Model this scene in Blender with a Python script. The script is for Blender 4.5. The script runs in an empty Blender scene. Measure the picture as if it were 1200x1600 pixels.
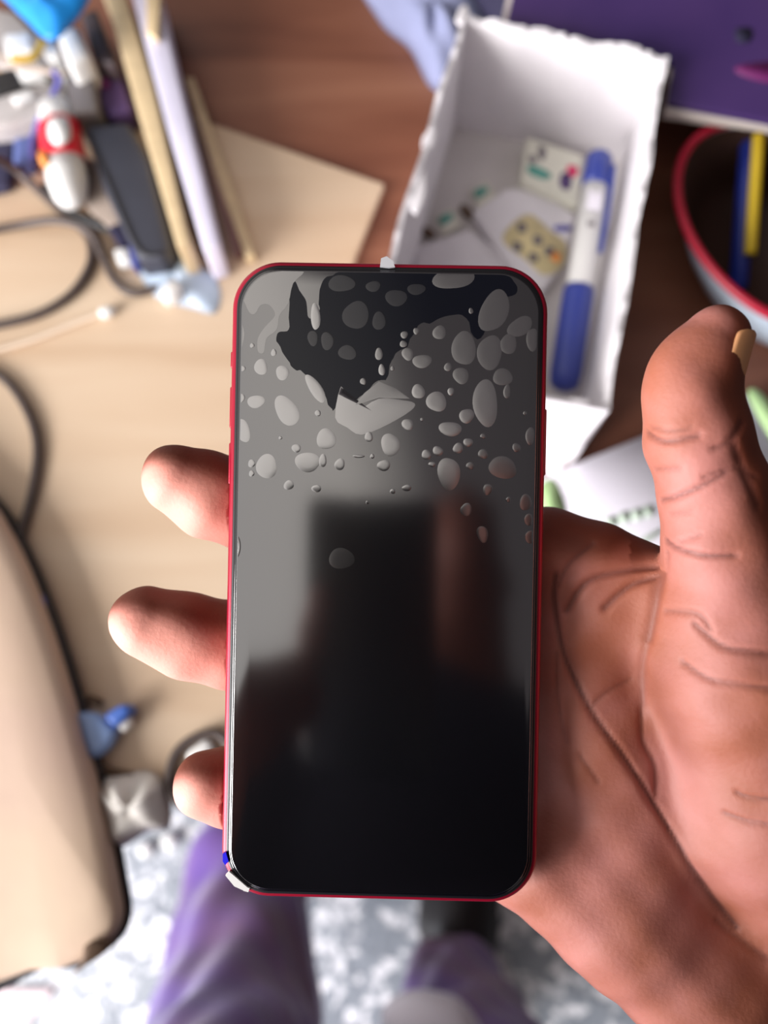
import bpy, bmesh, math, random
import numpy as np
from mathutils import Matrix, Vector
random.seed(7); rng = np.random.default_rng(7)
S = bpy.context.scene
COL = S.collection
# ------------------------------------------------------------------ camera
F = 1300.0; H = 1.21; TILT = math.radians(15); DESK = 0.76
cam = bpy.data.cameras.new('camera'); cam.sensor_fit = 'VERTICAL'; cam.sensor_height = 36.0; cam.sensor_width = 27.0
cam.lens = F / 1600 * 36.0; cam.clip_start = 0.01; cam.clip_end = 50
cam.dof.use_dof = True; cam.dof.focus_distance = 0.200; cam.dof.aperture_fstop = 7.0
camo = bpy.data.objects.new('camera', cam); COL.objects.link(camo)
MC = Matrix.Translation((0, 0, H)) @ Matrix.Rotation(TILT, 4, 'X')
camo.matrix_world = MC; S.camera = camo
MCn = np.array(MC)
# ------------------------------------------------------------------ light
S.view_settings.view_transform = 'Standard'; S.view_settings.look = 'None'
S.view_settings.gamma = 1.0; S.view_settings.use_curve_mapping = False
S.view_settings.exposure = 0.2
W = bpy.data.worlds.new('room_daylight'); S.world = W; W.use_nodes = True
wn = W.node_tree.nodes; wl = W.node_tree.links; wn.clear()
wo = wn.new('ShaderNodeOutputWorld'); wb = wn.new('ShaderNodeBackground')
wt = wn.new('ShaderNodeTexCoord'); wr = wn.new('ShaderNodeValToRGB')
wm = wn.new('ShaderNodeMapRange'); wm.inputs[1].default_value = -0.6; wm.inputs[2].default_value = 0.5
wd = wn.new('ShaderNodeVectorMath'); wd.operation = 'DOT_PRODUCT'; wd.inputs[1].default_value = (0.9, 0.32, 0.0)
wl.new(wt.outputs['Generated'], wd.inputs[0]); wl.new(wd.outputs['Value'], wm.inputs[0]); wl.new(wm.outputs[0], wr.inputs[0])
e = wr.color_ramp.elements
e[0].color = (1.0, 0.96, 0.95, 1); e[0].position = 0.0
e[1].color = (0.08, 0.07, 0.075, 1); e[1].position = 1.0
m_ = wr.color_ramp.elements.new(0.41); m_.color = (1.15, 1.07, 1.0, 1)
m_ = wr.color_ramp.elements.new(0.56); m_.color = (0.17, 0.15, 0.155, 1)
wl.new(wr.outputs[0], wb.inputs[0]); wb.inputs[1].default_value = 0.9; wl.new(wb.outputs[0], wo.inputs[0])

def area(name, loc, target, size, power, col=(1, 1, 1)):
    l = bpy.data.lights.new(name, 'AREA'); l.shape = 'RECTANGLE'; l.size, l.size_y = size; l.energy = power; l.color = col
    o = bpy.data.objects.new(name, l); COL.objects.link(o); o.location = loc
    o.rotation_euler = (Vector(target) - Vector(loc)).to_track_quat('-Z', 'Y').to_euler(); return o
area('window_daylight', (-1.30, -0.72, 1.42), (0, 0.10, 0.80), (0.9, 0.9), 48, (1.0, 0.96, 0.94))
area('floor_fill_light', (-1.5, -0.9, 0.85), (0, -0.1, 0.1), (0.8, 1.0), 30, (0.86, 0.90, 1.0))  # added fill lamp that keeps the left floor bright, no source seen

# ------------------------------------------------------------------ helpers
def lin(c):
    return tuple(((v/255)/12.92 if v/255 <= .04045 else (((v/255)+.055)/1.055)**2.4) for v in c)
def P(px, py, z):
    """point where the sight line of a photo position meets the height z"""
    c, s = math.cos(TILT), math.sin(TILT)
    x = (px-600)/F; y = -(py-800)/F
    wy = y*c + s; wz = y*s - c
    t = (z-H)/wz
    return Vector((x*t, wy*t, z))
def Cc(px, py, d): return np.array([(px-600)/F*d, -(py-800)/F*d, -d])
def Cw(px, py, d): return MC @ Vector(Cc(px, py, d))
def tag(o, label=None, cat=None, group=None, kind=None):
    if label: o['label'] = label
    if cat: o['category'] = cat
    if group: o['group'] = group
    if kind: o['kind'] = kind
    return o
def empty(name, loc=(0, 0, 0), rz=0):
    o = bpy.data.objects.new(name, None); o.empty_display_size = .02; COL.objects.link(o); o.location = loc; o.rotation_euler = (0, 0, rz); return o
def obj(name, verts, faces, m, parent=None, smooth=True, loc=None):
    """vertices are world coordinates; stored relative to loc or parent"""
    me = bpy.data.meshes.new(name)
    o = bpy.data.objects.new(name, me); COL.objects.link(o)
    if parent is not None:
        o.parent = parent; inv = parent_world(parent).inverted()
    else:
        base = Vector(loc) if loc is not None else Vector((0, 0, 0)); o.location = base; inv = Matrix.Translation(-base)
    me.from_pydata([tuple(inv @ Vector(v)) for v in verts], [], [tuple(f) for f in faces])
    me.materials.append(m)
    bm = bmesh.new(); bm.from_mesh(me); bmesh.ops.recalc_face_normals(bm, faces=bm.faces); bm.to_mesh(me); bm.free()
    if smooth: me.polygons.foreach_set('use_smooth', [True]*len(me.polygons))
    me.update(); return o
def parent_world(p):
    m = p.matrix_basis.copy()
    while p.parent: p = p.parent; m = p.matrix_basis @ m
    return m
def bev(o, w, seg=3):
    b = o.modifiers.new('bevel', 'BEVEL'); b.width = w; b.segments = seg; b.limit_method = 'ANGLE'; b.angle_limit = math.radians(35); b.harden_normals = False
    return o
def catmull(pts, n=8, closed=False):
    pts = [np.array(p, float) for p in pts]; out = []; N = len(pts)
    rngi = range(N) if closed else range(N-1)
    for i in rngi:
        if closed: a, b, c, d = pts[(i-1) % N], pts[i], pts[(i+1) % N], pts[(i+2) % N]
        else: a, b, c, d = pts[max(i-1, 0)], pts[i], pts[i+1], pts[min(i+2, N-1)]
        for k in range(n):
            t = k/n
            out.append(.5*((2*b)+(-a+c)*t+(2*a-5*b+4*c-d)*t*t+(-a+3*b-3*c+d)*t**3))
    if not closed: out.append(pts[-1])
    return out
def prism(poly, z0):
    """poly: world points of the top outline; walls drop straight to z0"""
    n = len(poly); v = [tuple(p) for p in poly]+[(p[0], p[1], z0) for p in poly]
    f = [tuple(range(n)), tuple(range(2*n-1, n-1, -1))]+[(i, (i+1) % n, n+(i+1) % n, n+i) for i in range(n)]
    return v, f
def slab(name, pxs, z1, z0, m, parent=None, bevel=.0008, loc=None, smooth_n=0, seg=3):
    pts = [P(x, y, z1) for x, y in pxs]
    if smooth_n: pts = [Vector(q) for q in catmull(pts, smooth_n, True)]
    v, f = prism(pts, z0)
    if parent is None and loc is None: c = sum(pts, Vector())/len(pts); loc = (c.x, c.y, z0)
    o = obj(name, v, f, m, parent, smooth=True, loc=loc)
    if bevel: bev(o, bevel, seg)
    return o
def tube_geo(pts, r, seg=12, n=8, closed=False, flat=1.0):
    pts = catmull(pts, n, closed); N = len(pts); rs = [r]*N if not callable(r) else [r(i/(N-1)) for i in range(N)]
    v, f = [], []; up = np.array([0, 0, 1.0]); prev = None
    for i, p in enumerate(pts):
        a = pts[(i+1) % N] if (closed or i < N-1) else pts[i]; b = pts[i-1] if (closed or i > 0) else pts[i]
        t = a-b; t = t/(np.linalg.norm(t)+1e-12)
        if prev is None:
            u = np.cross(t, up); u = u/np.linalg.norm(u) if np.linalg.norm(u) > 1e-4 else np.array([1., 0, 0])
        else:
            u = prev-t*np.dot(prev, t); u /= np.linalg.norm(u)
        prev = u; w = np.cross(t, u)
        for k in range(seg):
            an = 2*math.pi*k/seg; v.append(p+rs[i]*(u*math.cos(an)+w*math.sin(an)*flat))
    M = N if closed else N-1
    for i in range(M):
        for k in range(seg):
            f.append((i*seg+k, i*seg+(k+1) % seg, ((i+1) % N)*seg+(k+1) % seg, ((i+1) % N)*seg+k))
    if not closed: f.append(tuple(range(seg))); f.append(tuple(range((N-1)*seg, N*seg)))
    return v, f
def tube(name, pts, r, m, parent=None, closed=False, seg=12, n=8, loc=None):
    v, f = tube_geo(pts, r, seg, n, closed)
    if parent is None and loc is None: loc = tuple(pts[0])
    return obj(name, v, f, m, parent, loc=loc)
def lathe_along(a, b, prof, seg=28):
    """prof: (t along a->b in metres, radius)"""
    a = np.array(a, float); b = np.array(b, float); d = (b-a)/np.linalg.norm(b-a)
    u = np.cross(d, [0, 0, 1.]); u = u/np.linalg.norm(u) if np.linalg.norm(u) > 1e-4 else np.array([1., 0, 0]); w = np.cross(d, u); v = []; f = []
    for t, r in prof:
        for k in range(seg):
            an = 2*math.pi*k/seg; v.append(a+d*t+r*(u*math.cos(an)+w*math.sin(an)))
    for i in range(len(prof)-1):
        for k in range(seg): f.append((i*seg+k, i*seg+(k+1) % seg, (i+1)*seg+(k+1) % seg, (i+1)*seg+k))
    f.append(tuple(range(seg))); f.append(tuple(range((len(prof)-1)*seg, len(prof)*seg)))
    return v, f
def wbox(name, c, size, m, parent=None, rz=0, bevel=.001, tilt=(0, 0)):
    c = Vector(c); R = Matrix.Rotation(rz, 3, 'Z') @ Matrix.Rotation(tilt[0], 3, 'X') @ Matrix.Rotation(tilt[1], 3, 'Y')
    v = [c + R @ Vector((sx*size[0]/2, sy*size[1]/2, sz*size[2]/2)) for sx in (-1, 1) for sy in (-1, 1) for sz in (-1, 1)]
    f = [(0, 1, 3, 2), (4, 6, 7, 5), (0, 4, 5, 1), (2, 3, 7, 6), (0, 2, 6, 4), (1, 5, 7, 3)]
    o = obj(name, v, f, m, parent, loc=(c.x, c.y, c.z-size[2]/2)); 
    if bevel: bev(o, bevel)
    return o

# ------------------------------------------------------------------ materials
def mat(name, col, rough=.5, metal=0, ior=None, var=0, vscale=20, bump=0, bscale=200, stretch=(1, 1, 1), coat=0, sheen=0, trans=0, alpha=1, sss=0, col2=None):
    m = bpy.data.materials.new(name); m.use_nodes = True; nt = m.node_tree; n = nt.nodes; L = nt.links; b = n['Principled BSDF']
    c = lin(col)+(1,); b.inputs['Base Color'].default_value = c; b.inputs['Roughness'].default_value = rough; b.inputs['Metallic'].default_value = metal
    if ior: b.inputs['IOR'].default_value = ior
    b.inputs['Coat Weight'].default_value = coat; b.inputs['Sheen Weight'].default_value = sheen
    b.inputs['Transmission Weight'].default_value = trans; b.inputs['Alpha'].default_value = alpha
    if sss:
        b.inputs['Subsurface Weight'].default_value = sss; b.inputs['Subsurface Radius'].default_value = (.004, .0015, .0008); b.inputs['Subsurface Scale'].default_value = 1
    tc = n.new('ShaderNodeTexCoord'); mp = n.new('ShaderNodeMapping'); mp.inputs['Scale'].default_value = stretch; L.new(tc.outputs['Object'], mp.inputs[0])
    if var or col2:
        nz = n.new('ShaderNodeTexNoise'); nz.inputs['Scale'].default_value = vscale; nz.inputs['Detail'].default_value = 6; L.new(mp.outputs[0], nz.inputs['Vector'])
        rp = n.new('ShaderNodeValToRGB'); L.new(nz.outputs[0], rp.inputs[0])
        a = col2 and lin(col2) or tuple(x*(1-var) for x in c[:3])
        d = c[:3] if col2 else tuple(min(1, x*(1+var)) for x in c[:3])
        rp.color_ramp.elements[0].color = tuple(a)+(1,); rp.color_ramp.elements[1].color = tuple(d)+(1,)
        rp.color_ramp.elements[0].position = .35; rp.color_ramp.elements[1].position = .65
        L.new(rp.outputs[0], b.inputs['Base Color'])
    if bump:
        bz = n.new('ShaderNodeTexNoise'); bz.inputs['Scale'].default_value = bscale; bz.inputs['Detail'].default_value = 4; L.new(mp.outputs[0], bz.inputs['Vector'])
        bp = n.new('ShaderNodeBump'); bp.inputs['Strength'].default_value = bump; bp.inputs['Distance'].default_value = .001; L.new(bz.outputs[0], bp.inputs['Height']); L.new(bp.outputs[0], b.inputs['Normal'])
    return m
def wood(name, c1, c2, c3, rough, sc=9, stretch=(.16, 1.5, 1), rot=0.1):
    m = mat(name, c1, rough); nt = m.node_tree; n = nt.nodes; L = nt.links; b = n['Principled BSDF']
    tc = n.new('ShaderNodeTexCoord'); mp = n.new('ShaderNodeMapping'); mp.inputs['Scale'].default_value = stretch; mp.inputs['Rotation'].default_value = (0, 0, rot)
    L.new(tc.outputs['Object'], mp.inputs[0])
    nz = n.new('ShaderNodeTexNoise'); nz.inputs['Scale'].default_value = sc; nz.inputs['Detail'].default_value = 8; nz.inputs['Distortion'].default_value = .6; L.new(mp.outputs[0], nz.inputs['Vector'])
    rp = n.new('ShaderNodeValToRGB'); e = rp.color_ramp.elements; e[0].color = lin(c2)+(1,); e[0].position = .3; e[1].color = lin(c3)+(1,); e[1].position = .72
    q = e.new(.5); q.color = lin(c1)+(1,); L.new(nz.outputs[0], rp.inputs[0]); L.new(rp.outputs[0], b.inputs['Base Color'])
    bp = n.new('ShaderNodeBump'); bp.inputs['Strength'].default_value = .15; bp.inputs['Distance'].default_value = .001; L.new(nz.outputs[0], bp.inputs['Height']); L.new(bp.outputs[0], b.inputs['Normal'])
    return m
M = {}
M['desk'] = wood('mahogany_brown_wood', (128, 80, 60), (104, 60, 44), (146, 98, 76), .42, 16)
M['board'] = wood('pale_tan_wood', (210, 184, 156), (196, 166, 136), (220, 198, 172), .55, 14)
M['card'] = mat('white_card', (226, 222, 226), .7, var=.05, vscale=30, bump=.25, bscale=90)
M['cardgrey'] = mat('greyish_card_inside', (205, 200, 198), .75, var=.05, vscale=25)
M['white'] = mat('white_plastic', (225, 224, 222), .4)
M['eraser'] = mat('ivory_rubber', (214, 212, 198), .6, var=.04, vscale=60)
M['blue'] = mat('navy_blue_plastic', (46, 60, 140), .35)
M['bluep'] = mat('deep_blue_plastic', (28, 44, 130), .35)
M['teal'] = mat('faded_teal_print', (88, 158, 146), .7)
M['pink'] = mat('pink_print', (224, 60, 110), .7)
M['violet'] = mat('violet_print', (84, 62, 112), .7)
M['greypr'] = mat('grey_print', (120, 112, 118), .7)
M['yellowp'] = mat('pale_yellow_paper', (222, 206, 158), .7, var=.08, vscale=120)
M['brown'] = mat('brown_scrap', (92, 70, 52), .7)
M['purple'] = mat('purple_cover', (48, 32, 88), .4, col2=(74, 50, 104), vscale=7)
M['cream'] = mat('cream_page_edge', (206, 196, 190), .8)
M['magenta'] = mat('magenta_print', (104, 26, 92), .5)
M['redrim'] = mat('crimson_plastic', (176, 22, 52), .35)
M['palewall'] = mat('pale_blue_plastic', (186, 200, 214), .4)
M['yellow'] = mat('yellow_plastic', (222, 190, 40), .45)
M['paper'] = mat('lavender_white_paper', (226, 222, 232), .7, var=.02, vscale=10)
M['green'] = mat('pale_green_print', (178, 212, 150), .7)
M['greenf'] = mat('faint_green_print', (206, 222, 206), .7)
M['cloth'] = mat('grey_blue_cloth', (138, 144, 178), .8, var=.12, vscale=18, bump=.3, bscale=60)
M['navy'] = mat('dark_navy_fabric', (32, 28, 58), .8)
M['ply'] = mat('plywood_edge', (214, 190, 150), .6, var=.06, vscale=30, stretch=(1, 6, 1))
M['folder'] = mat('lavender_white_folder', (216, 212, 232), .5, var=.08, vscale=22)
M['dark'] = mat('charcoal_vinyl', (52, 54, 66), .55, var=.12, vscale=24)
M['black'] = mat('black_rubber', (24, 22, 24), .5)
M['cable'] = mat('brown_grey_cable', (76, 64, 60), .5)
M['cyan'] = mat('bright_blue_plastic_sheet', (32, 142, 224), .35, var=.12, vscale=40)
M['red'] = mat('bright_red_label', (214, 12, 44), .45)
M['orange'] = mat('orange_label', (240, 150, 70), .5)
M['grey'] = mat('mid_grey_plastic', (112, 106, 106), .5)
M['lgrey'] = mat('light_grey_plastic', (176, 170, 168), .45, var=.08, vscale=30)
M['wire'] = mat('violet_blue_wire', (96, 92, 170), .4)
M['ywire'] = mat('mustard_wire', (196, 160, 60), .5)
M['film'] = mat('clear_bluish_film', (196, 214, 236), .2, alpha=.6)
M['beige'] = mat('beige_padded_vinyl', (204, 180, 156), .6, col2=(196, 168, 152), vscale=9, bump=.15, bscale=80)
M['pinkw'] = mat('pinkish_white_sheet', (232, 214, 216), .8)
M['taupe'] = mat('taupe_card', (168, 152, 140), .7)
M['silver'] = mat('silver_foil_scrap', (220, 220, 226), .25, metal=.6)
M['nail'] = mat('thumb_nail', (196, 140, 96), .35)
M['trousers'] = mat('purple_grey_trouser_cloth', (118, 84, 112), .5, col2=(88, 58, 146), vscale=6.5, sheen=.3, bump=.2, bscale=500)  # violet second tone paints the satin sheen into the cloth colour
M['shirt'] = mat('dark_shirt_cloth', (24, 22, 40), .9)
M['hair'] = mat('black_hair', (18, 15, 14), .7, bump=.5, bscale=300)
M['shoe'] = mat('black_shoe_leather', (26, 20, 20), .5)
M['crumple'] = mat('crumpled_white_plastic', (222, 218, 212), .35, var=.08, vscale=60, bump=.6, bscale=50)
# floor: grey terrazzo tiles with white chips
def floor_mat():
    m = mat('grey_terrazzo', (140, 146, 152), .3); n = m.node_tree.nodes; L = m.node_tree.links; b = n['Principled BSDF']
    tc = n.new('ShaderNodeTexCoord'); nz = n.new('ShaderNodeTexNoise'); nz.inputs['Scale'].default_value = 30
    mx = n.new('ShaderNodeMixRGB'); mx.inputs[0].default_value = .06; L.new(tc.outputs['Object'], mx.inputs[1]); L.new(nz.outputs['Color'], mx.inputs[2]); L.new(tc.outputs['Object'], nz.inputs['Vector'])
    v = n.new('ShaderNodeTexVoronoi'); v.inputs['Scale'].default_value = 52; L.new(mx.outputs[0], v.inputs['Vector'])
    r = n.new('ShaderNodeValToRGB'); e = r.color_ramp.elements; e[0].color = lin((222, 222, 226))+(1,); e[0].position = .36; e[1].color = lin((136, 142, 150))+(1,); e[1].position = .62
    L.new(v.outputs['Distance'], r.inputs[0])
    sp = n.new('ShaderNodeSeparateColor'); L.new(v.outputs['Color'], sp.inputs[0])
    r2 = n.new('ShaderNodeValToRGB'); r2.color_ramp.elements[0].position = .3; r2.color_ramp.elements[1].position = .55; L.new(sp.outputs[0], r2.inputs[0])
    m2 = n.new('ShaderNodeMixRGB'); L.new(r2.outputs[0], m2.inputs[0]); m2.inputs[1].default_value = lin((128, 134, 142))+(1,); L.new(r.outputs[0], m2.inputs[2])
    L.new(m2.outputs[0], b.inputs['Base Color'])
    bp = n.new('ShaderNodeBump'); bp.inputs['Strength'].default_value = .5; bp.inputs['Distance'].default_value = .003; L.new(v.outputs['Distance'], bp.inputs['Height']); L.new(bp.outputs[0], b.inputs['Normal'])
    return m
M['floor'] = floor_mat()
# skin: palm colour and back-of-hand colour (also finger-top shade) and crease pigment come from mesh attributes
def skin_mat():
    m = mat('brown_skin', (120, 70, 50), .62, sss=.10); n = m.node_tree.nodes; L = m.node_tree.links; b = n['Principled BSDF']
    a = n.new('ShaderNodeAttribute'); a.attribute_name = 'skin_tone'; sp = n.new('ShaderNodeSeparateColor'); L.new(a.outputs['Color'], sp.inputs[0])
    tc = n.new('ShaderNodeTexCoord'); nz = n.new('ShaderNodeTexNoise'); nz.inputs['Scale'].default_value = 45; nz.inputs['Detail'].default_value = 5; L.new(tc.outputs['Object'], nz.inputs['Vector'])
    pr = n.new('ShaderNodeValToRGB'); pr.color_ramp.elements[0].color = lin((156, 90, 68))+(1,); pr.color_ramp.elements[1].color = lin((176, 112, 102))+(1,); pr.color_ramp.elements[0].position = .35; pr.color_ramp.elements[1].position = .65
    L.new(nz.outputs[0], pr.inputs[0])
    tip = n.new('ShaderNodeMixRGB'); L.new(sp.outputs[2], tip.inputs[0]); L.new(pr.outputs[0], tip.inputs[1]); tip.inputs[2].default_value = lin((224, 150, 134))+(1,)
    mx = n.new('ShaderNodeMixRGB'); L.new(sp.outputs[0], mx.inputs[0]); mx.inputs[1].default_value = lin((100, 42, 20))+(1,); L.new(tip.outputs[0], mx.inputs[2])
    cr = n.new('ShaderNodeMixRGB'); L.new(sp.outputs[1], cr.inputs[0]); L.new(mx.outputs[0], cr.inputs[1]); cr.inputs[2].default_value = lin((74, 34, 34))+(1,)
    L.new(cr.outputs[0], b.inputs['Base Color'])
    bz = n.new('ShaderNodeTexNoise'); bz.inputs['Scale'].default_value = 900; bz.inputs['Detail'].default_value = 4; L.new(tc.outputs['Object'], bz.inputs['Vector'])
    bp = n.new('ShaderNodeBump'); bp.inputs['Strength'].default_value = .25; bp.inputs['Distance'].default_value = .0004; L.new(bz.outputs[0], bp.inputs['Height']); L.new(bp.outputs[0], b.inputs['Normal'])
    return m
M['skin'] = skin_mat()

# ------------------------------------------------------------------ distance-field sculpting
class Field:
    def __init__(s, lo, hi, h):
        s.lo = np.array(lo, float); s.h = h; s.n = np.ceil((np.array(hi)-s.lo)/h).astype(int)+1
        s.f = np.full(tuple(s.n), .03, np.float32)
    def _sub(s, lo, hi):
        a = np.clip(np.floor((lo-s.lo)/s.h).astype(int), 0, s.n); b = np.clip(np.ceil((hi-s.lo)/s.h).astype(int)+1, 0, s.n)
        if np.any(b <= a): return None
        sl = tuple(slice(a[i], b[i]) for i in range(3))
        g = np.meshgrid(*[(np.arange(a[i], b[i])*s.h+s.lo[i]).astype(np.float32) for i in range(3)], indexing='ij', sparse=True)
        return sl, g
    def _smin(s, sl, d, k):
        f = s.f[sl]
        if k <= 0: s.f[sl] = np.minimum(f, d); return
        hh = np.clip(k-np.abs(f-d), 0, None)/k
        s.f[sl] = np.minimum(f, d)-hh*hh*k*.25
    def cone(s, a, b, r1, r2, k=.006):
        a = np.array(a, float); b = np.array(b, float); mg = max(r1, r2)+max(k, s.h)*1.5+s.h*2
        q = s._sub(np.minimum(a, b)-mg, np.maximum(a, b)+mg)
        if q is None: return
        sl, g = q; d = b-a; L2 = max(float(d@d), 1e-12)
        t = ((g[0]-a[0])*d[0]+(g[1]-a[1])*d[1]+(g[2]-a[2])*d[2])/L2; t = np.clip(t, 0, 1)
        D = np.sqrt((g[0]-a[0]-t*d[0])**2+(g[1]-a[1]-t*d[1])**2+(g[2]-a[2]-t*d[2])**2)-(r1+(r2-r1)*t)
        s._smin(sl, D.astype(np.float32), k)
    def ell(s, c, r, k=.006):
        c = np.array(c, float); r = np.array(r, float); mg = r+k*1.5+s.h*2
        q = s._sub(c-mg, c+mg)
        if q is None: return
        sl, g = q; p = [(g[i]-c[i]) for i in range(3)]
        k0 = np.sqrt(sum((p[i]/r[i])**2 for i in range(3))); k1 = np.sqrt(sum((p[i]/r[i]**2)**2 for i in range(3)))+1e-9
        s._smin(sl, (k0*(k0-1)/k1).astype(np.float32), k)
    def chain(s, pts, k=.006):
        for p, q in zip(pts[:-1], pts[1:]): s.cone(p[:3], q[:3], p[3], q[3], k)
    def mesh(s):
        f = s.f; n = f.shape; neg = f < 0
        cnt = np.zeros(tuple(x-1 for x in n), np.int8)
        for i in (0, 1):
            for j in (0, 1):
                for k in (0, 1): cnt += neg[i:n[0]-1+i, j:n[1]-1+j, k:n[2]-1+k]
        act = np.argwhere((cnt > 0) & (cnt < 8)); idx = np.full(cnt.shape, -1, np.int32); idx[tuple(act.T)] = np.arange(len(act))
        acc = np.zeros((len(act), 3)); num = np.zeros(len(act)); cor = [(i, j, k) for i in (0, 1) for j in (0, 1) for k in (0, 1)]
        for a in cor:
            for ax in range(3):
                if a[ax]: continue
                b = list(a); b[ax] = 1
                fa = f[tuple((act+a).T)]; fb = f[tuple((act+b).T)]; mk = (fa < 0) != (fb < 0)
                t = np.where(mk, fa/np.where(mk, fa-fb, 1), 0); p = np.tile(np.array(a, float), (len(act), 1)); p[:, ax] = t
                acc += p*mk[:, None]; num += mk
        V = (act+acc/num[:, None])*s.h+s.lo; Q = []
        for ax in range(3):
            u, w = (ax+1) % 3, (ax+2) % 3
            sa = [slice(None)]*3; sb = [slice(None)]*3; sa[ax] = slice(0, n[ax]-1); sb[ax] = slice(1, n[ax])
            for q in (u, w): sa[q] = slice(1, n[q]-1); sb[q] = slice(1, n[q]-1)
            A = neg[tuple(sa)]; B = neg[tuple(sb)]; e = np.argwhere(A != B); sg = A[tuple(e.T)]
            off = np.zeros(3, int); off[u] = 1; off[w] = 1; e = e+off
            du = np.zeros(3, int); du[u] = 1; dw = np.zeros(3, int); dw[w] = 1
            q = np.stack([idx[tuple((e-du-dw).T)], idx[tuple((e-dw).T)], idx[tuple(e.T)], idx[tuple((e-du).T)]], 1)
            q[~sg] = q[~sg][:, ::-1]; Q.append(q)
        return V, np.concatenate(Q)
def vnormals(V, Q):
    a = V[Q[:, 2]]-V[Q[:, 0]]; b = V[Q[:, 3]]-V[Q[:, 1]]; fn = np.cross(a, b); N = np.zeros_like(V)
    for i in range(4): np.add.at(N, Q[:, i], fn)
    return N/(np.linalg.norm(N, axis=1, keepdims=True)+1e-12)
def to_world(V): return V @ MCn[:3, :3].T + MCn[:3, 3]
def npmesh(name, V, Q, m, parent=None):
    me = bpy.data.meshes.new(name); me.vertices.add(len(V)); me.vertices.foreach_set('co', np.asarray(V, np.float32).ravel())
    me.loops.add(len(Q)*4); me.loops.foreach_set('vertex_index', Q.astype(np.int32).ravel()); me.polygons.add(len(Q))
    me.polygons.foreach_set('loop_start', np.arange(len(Q))*4); me.polygons.foreach_set('use_smooth', np.ones(len(Q), bool))
    me.update(calc_edges=True); me.validate(); me.materials.append(m)
    o = bpy.data.objects.new(name, me); COL.objects.link(o); o.parent = parent
    return o

# ================================================================== SETTING
v = [(-2, -2, 0), (2, -2, 0), (2, 2, 0), (-2, 2, 0), (-2, -2, -.05), (2, -2, -.05), (2, 2, -.05), (-2, 2, -.05)]
bf = [(0, 1, 2, 3), (7, 6, 5, 4), (0, 4, 5, 1), (1, 5, 6, 2), (2, 6, 7, 3), (3, 7, 4, 0)]
tag(obj('floor', v, bf, M['floor'], smooth=False), kind='structure')

# ================================================================== DESK
desk = empty('desk', (0, .3, 0)); tag(desk, 'reddish brown wooden desk under the box, papers and clutter', 'desk')
wbox('desktop', (0, .335, DESK-.015), (1.5, .73, .03), M['desk'], desk, bevel=.003)
for sx in (-.70, .70):
    for sy in (.02, .66): wbox('leg', (sx, sy, (DESK-.03)/2), (.05, .05, DESK-.03), M['desk'], desk, bevel=.003)
ZB = DESK+.006
bd = slab('wooden_board', [(-400, -260), (-50, 52), (240, 160), (600, 287), (548, 420), (520, 1215), (-400, 1215)], ZB, DESK+.0002, M['board'], bevel=.0012)
tag(bd, 'pale tan wooden board lying on the brown desk, left of the phone', 'board')

# ================================================================== WHITE BOX
ZR = DESK+.085
bx = empty('cardboard_box', P(800, 450, DESK+.0002)); tag(bx, 'open white cardboard box with torn rim holding a pen and small blocks', 'box')
rim = [P(722, 22, ZR), P(1043, 88, ZR), P(952, 640, ZR), P(560, 560, ZR)]
# lay the rim out as a true rectangle-like tray
def lerp(a, b, t): return a+(b-a)*t
th = .0028
cen = sum(rim, Vector())/4
def wall(name, a, b, zt, m=M['card'], seed=0, amp=.0016, z0=DESK+.0002, lean=0):
    """a torn-topped cardboard wall from a to b"""
    r = random.Random(seed); n = 36; d = (b-a); d.z = 0; L = d.length; d.normalize(); nrm = Vector((-d.y, d.x, 0))
    if (cen-a).dot(nrm) < 0: nrm = -nrm
    v, f = [], []; jit = 0
    for i in range(n+1):
        p = a+(b-a)*(i/n); jit = jit*.6+r.uniform(-1, 1)*amp
        wob = nrm*(math.sin(i*.5+seed)*.0007)
        top = zt+jit
        for q, z in ((p+wob, top), (p+nrm*th+wob, top-abs(r.uniform(0, amp*.6))), (p+nrm*th, z0), (p, z0)): v.append((q.x, q.y, z))
    for i in range(n):
        for k in range(4): f.append((4*i+k, 4*i+(k+1) % 4, 4*i+4+(k+1) % 4, 4*i+4+k))
    f += [(0, 1, 2, 3), (4*n+3, 4*n+2, 4*n+1, 4*n)]
    return v, f
V_, F_ = [], []
for i, s in zip(range(4), (3, 5, 8, 4)):
    vv, ff = wall('w', rim[i], rim[(i+1) % 4], ZR, seed=s); o = len(V_); V_ += vv; F_ += [tuple(x+o for x in q) for q in ff]
obj('box_walls', V_, F_, M['card'], bx, smooth=False)
fl = [(p.x, p.y, DESK+.0025) for p in [lerp(p, cen, .012) for p in rim]]
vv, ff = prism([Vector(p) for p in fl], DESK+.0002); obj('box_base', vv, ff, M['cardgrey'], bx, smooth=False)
# folded-out end flap on the near side
a, b = P(700, 592, ZR), P(952, 638, ZR); c_, d_ = P(868, 738, ZR-.045), P(690, 700, ZR-.045)
v = [a, b, c_, d_]; nn = (b-a).cross(d_-a).normalized()*.0018
v = v+[p-nn for p in v]
o = obj('flap', v, bf, M['card'], bx, smooth=False); 
# torn bright chips of paper on the left rim
for (x, y, s) in ((672, 215, .010), (655, 300, .014), (724, 20, .008)):
    p = P(x, y, ZR+.0005); vv = []; r = random.Random(x)
    for k in range(12):
        an = 2*math.pi*k/12; q = Vector((math.cos(an)*.0035, math.sin(an)*s, 0)); q.rotate(Matrix.Rotation(-.25, 3, 'Z').to_euler()); vv.append(p+q*r.uniform(.7, 1.1))
    w_, f_ = prism(vv, p.z-.0022); bev(obj('torn_edge', w_, f_, M['card'], bx), .0006)

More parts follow.
